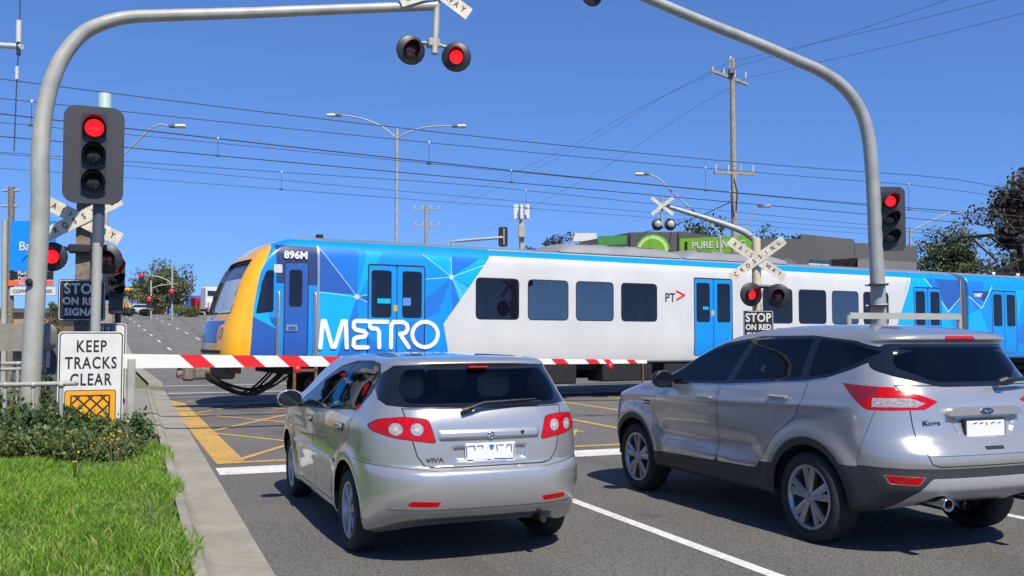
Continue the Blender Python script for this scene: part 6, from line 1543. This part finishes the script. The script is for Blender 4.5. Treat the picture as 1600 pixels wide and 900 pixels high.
# ================================================================ SMALL VEHICLES AND THE FAR INTERSECTION
def simplecar(label, p, rz, col, group=None, L=4.3, wd=1.75, h=1.42):
    th = thing('parked_car', label, 'car', p, rz, group); pm = M('paint_%d' % int(col[0]*1000+col[2]*7000), col, .3, .3, .02, 20, coat=1)
    b = B(); prof = [(-L/2, .25), (-L/2, .75), (-L/2+.25, .9), (L/2-1.2, .92), (L/2-.1, .72), (L/2, .45), (L/2, .25)]
    X = Matrix.Rotation(PI/2, 4, 'Z'); b.prism(prof, -wd/2, wd/2, pm, X); b.build('body', th)
    b = B(); pr2 = [(-L/2+.3, .9), (-L/2+.75, h-.03), (-L/2+1.2, h), (L/2-2.2, h-.02), (L/2-1.3, .9)]; b.prism(pr2, -wd/2+.12, wd/2-.12, pm, X); b.build('cabin', th)
    b = B(); pr3 = [(-L/2+.5, .93), (-L/2+.85, h-.1), (L/2-2.3, h-.1), (L/2-1.55, .93)]; b.prism(pr3, -wd/2+.10, wd/2-.10, black_glaze, X); b.build('side_window', th)
    b = B(); b.box((0, -L/2+.52, 1.14), (wd-.45, .1, .36), black_glaze, X=Matrix.Identity(4)); b.build('rear_window', th)
    for x in (-wd/2+.05, wd/2-.05):
        for yy in (-L/2+.85, L/2-.85): b = B(); b.lathe([(0, -.1), (.2, -.11), (.31, -.1), (.32, 0), (.31, .1), (0, .1)], rubber, 18, T(x, yy, .32, PI/2)); b.lathe([(0, -.12), (.18, -.115)], alloy, 14, T(x, yy, .32, PI/2 if x > 0 else -PI/2)); b.build('wheel', th)
    for x in (-.6, .6): b = B(); b.box((x, -L/2-.005, .72), (.3, .03, .14), redlens); b.build('tail_lamp', th)
    return th
simplecar('white car crossing the road at the far crest', F(146, 7.6, .02), A2+1.45, (.7, .7, .7), None, 4.6)
simplecar('dark blue car parked under the station sign', (at(20, 490, 31).x, 31, .0), 1.2, (.02, .03, .06))
simplecar('black car parked farther back in the station forecourt', (at(48, 485, 37).x, 37, .0), 1.3, (.012, .012, .014))
def ute():
    p = R(8.2, 8.2); th = thing('utility_truck', 'white utility truck hidden behind the SUV except for its metal ladder rack', 'ute', (p.x, p.y, 0), A1-.0)
    wp = M('ute_white', (.66, .66, .65), .3, 0, .02, 10, coat=1); X = Matrix.Rotation(PI/2, 4, 'Z')
    b = B(); b.prism([(.4, .45), (.4, 1.05), (.52, 1.63), (1.45, 1.69), (2.2, 1.08), (3.1, .95), (3.35, .8), (3.35, .4)], -.82, .82, wp, X); b.build('cab', th)
    b = B(); b.prism([(.62, 1.07), (.70, 1.47), (1.42, 1.52), (1.98, 1.09)], -.835, .835, black_glaze, X); b.build('side_window', th); b = B(); b.box((0, .44, 1.25), (1.3, .06, .32), black_glaze); b.build('rear_window', th)
    b = B(); b.box((0, -.55, .78), (1.66, 1.86, .12), M('tray_alloy', (.42, .43, .44), .4, .6, .1, 6)); b.box((-.82, -.55, .92), (.04, 1.86, .24), MATS['tray_alloy']); b.box((.82, -.55, .92), (.04, 1.86, .24), MATS['tray_alloy']); b.box((0, -1.49, .92), (1.66, .04, .24), MATS['tray_alloy']); b.box((0, .8, .5), (.8, 4.6, .16), under); b.build('tray', th)
    for x in (-.75, .75):
        for yy in (-.8, 2.3): b = B(); b.lathe([(0, -.11), (.22, -.12), (.33, -.11), (.345, 0), (.33, .11), (0, .11)], rubber, 24, T(x, yy, .345, PI/2)); b.lathe([(0, -.125), (.19, -.12)], alloy, 16, T(x, yy, .345, PI/2 if x > 0 else -PI/2)); b.build('wheel', th)
    b = B(); rm = galvl
    for yy in (.2,):
        b.box((0, yy, 1.815), (1.64, .06, .07), rm)
        for x in (-.84, .84): b.tube([(x, yy, .95), (x*.97, yy, 1.82)], .03, rm, 8)
    b.box((0, .2, 1.40), (1.62, .04, .04), rm); b.build('ladder_rack', th)
ute()
def truck(label, px, y, ptop, col, trailer=None, w_=2.4, group='trucks parked beyond the crest'):
    p = onhill(px, y); h = at(px, ptop, y).z-p.z; th = thing('truck', label, 'truck', p, A2+.25, group); pm = M('truck_%d' % int(col[0]*999+col[2]*99), col, .4, 0, .05, 4)
    b = B(); b.box((0, 0, .8+(h-.8)*.5), (w_, 2.2, h-.8), pm, bev=.15); b.box((0, -1.5, 1.35), (w_*.8, 1.0, 1.3), pm, bev=.15); b.build('cab', th)
    b = B(); b.box((0, -1.13, h-.95), (w_*.8, .06, .75), black_glaze); b.build('windscreen', th); b = B(); b.box((0, -2.03, 1.2), (1.1, .06, .8), chrome); b.build('grille', th)
    b = B(); b.box((0, -1.9, .6), (w_, .3, .35), galvl, bev=.04); b.box((0, 2, .75), (w_*.8, 5, .25), under); b.build('chassis', th)
    for x in (-w_/2+.15, w_/2-.15):
        for yy in (-1.4, 2.2, 3.4): b = B(); b.lathe([(0, -.14), (.3, -.15), (.5, -.13), (.52, 0), (.5, .13), (0, .14)], rubber, 16, T(x, yy, .52, PI/2)); b.build('wheel', th)
    return th
truck('blue truck cab, farthest left of the three parked beyond the crest', 302, 172, 462, (.03, .13, .5))
truck('red truck cab between the blue and the white truck', 313, 150, 465, (.38, .02, .03))
truck('tall white truck cab half hidden by the nose of the train', 329, 142, 449, (.66, .66, .66))
def farsignal(label, px, y, ptop, arms, heads):
    p = onhill(px, y); th = thing('signal_pole', label, 'traffic light', p, 0); o = p
    b = B(); b.tube([(0, 0, 0), at(px, ptop, y)-o], .11, galvl, 10); b.build('pole', th)
    for P in arms: b = B(); b.tube([at(a, c, y)-o for a, c in P], .07, galvl, 8); b.build('arm', th)
    for (hx, hy, s_) in heads:
        q = at(hx, hy, y-.4)-o; b = B(); b.prism(rrect(.75*s_, 1.7*s_, .12, 0, -.35*s_), 0, .1, sigblk, T(q.x, q.y, q.z)); hd = b.build('signal_housing', th)
        b = B(); b.lathe([(0, -.06), (.24*s_, -.05), (.27*s_, 0)], redon, 16, T(q.x, q.y, q.z+.12*s_)); b.build('lamp_lens', hd)
farsignal('far signal pole on the crest, its curved arm carrying a red light to the left', 269, 118, 412, ([(269, 445), (262, 438), (250, 433), (235, 430), (220, 430)],), ((221, 431, .9), (268, 456, .9)))
farsignal('shorter far signal pole with one arm, left of the one on the crest', 236, 120, 438, ([(236, 460), (238, 450), (250, 446), (268, 444), (278, 443)],), ((233, 468, .9),))
p = onhill(213, 150); th = thing('roadside_building', 'low orange-yellow building with an awning left of the white car', 'building', p, A2); b = B(); b.box((0, 0, .9), (8.5, 5, 1.8), M('ochre_wall', (.62, .33, .10), .8, 0, .08, 1)); b.build('wall', th)
b = B(); b.box((-1.8, -.2, 4.0), (2.6, 2.5, .5), M('awning_yellow', (.75, .38, .03), .6), bev=.1); b.box((-1.8, -.2, 2.6), (1.0, 1., 2.4), shopl); b.build('awning', th); b = B(); b.box((1.5, -2.53, .9), (2.4, .06, .8), black_glaze); b.build('window', th)
p = onhill(62, 60); th = thing('station_building', 'tan wall of the station building behind the STOP sign', 'building', (p.x, p.y, 0), .1); b = B(); b.box((0, 0, 1.5), (2.9, 5, 3.2), M('tan_wall', (.42, .26, .15), .8, 0, .08, 1)); b.build('wall', th); b = B(); b.box((0, 0, 3.2), (3.3, 5.6, .25), shopm); b.build('roof', th); b = B(); b.box((-.6, -2.53, 1.5), (1.4, .06, 1.1), black_glaze); b.build('window', th)
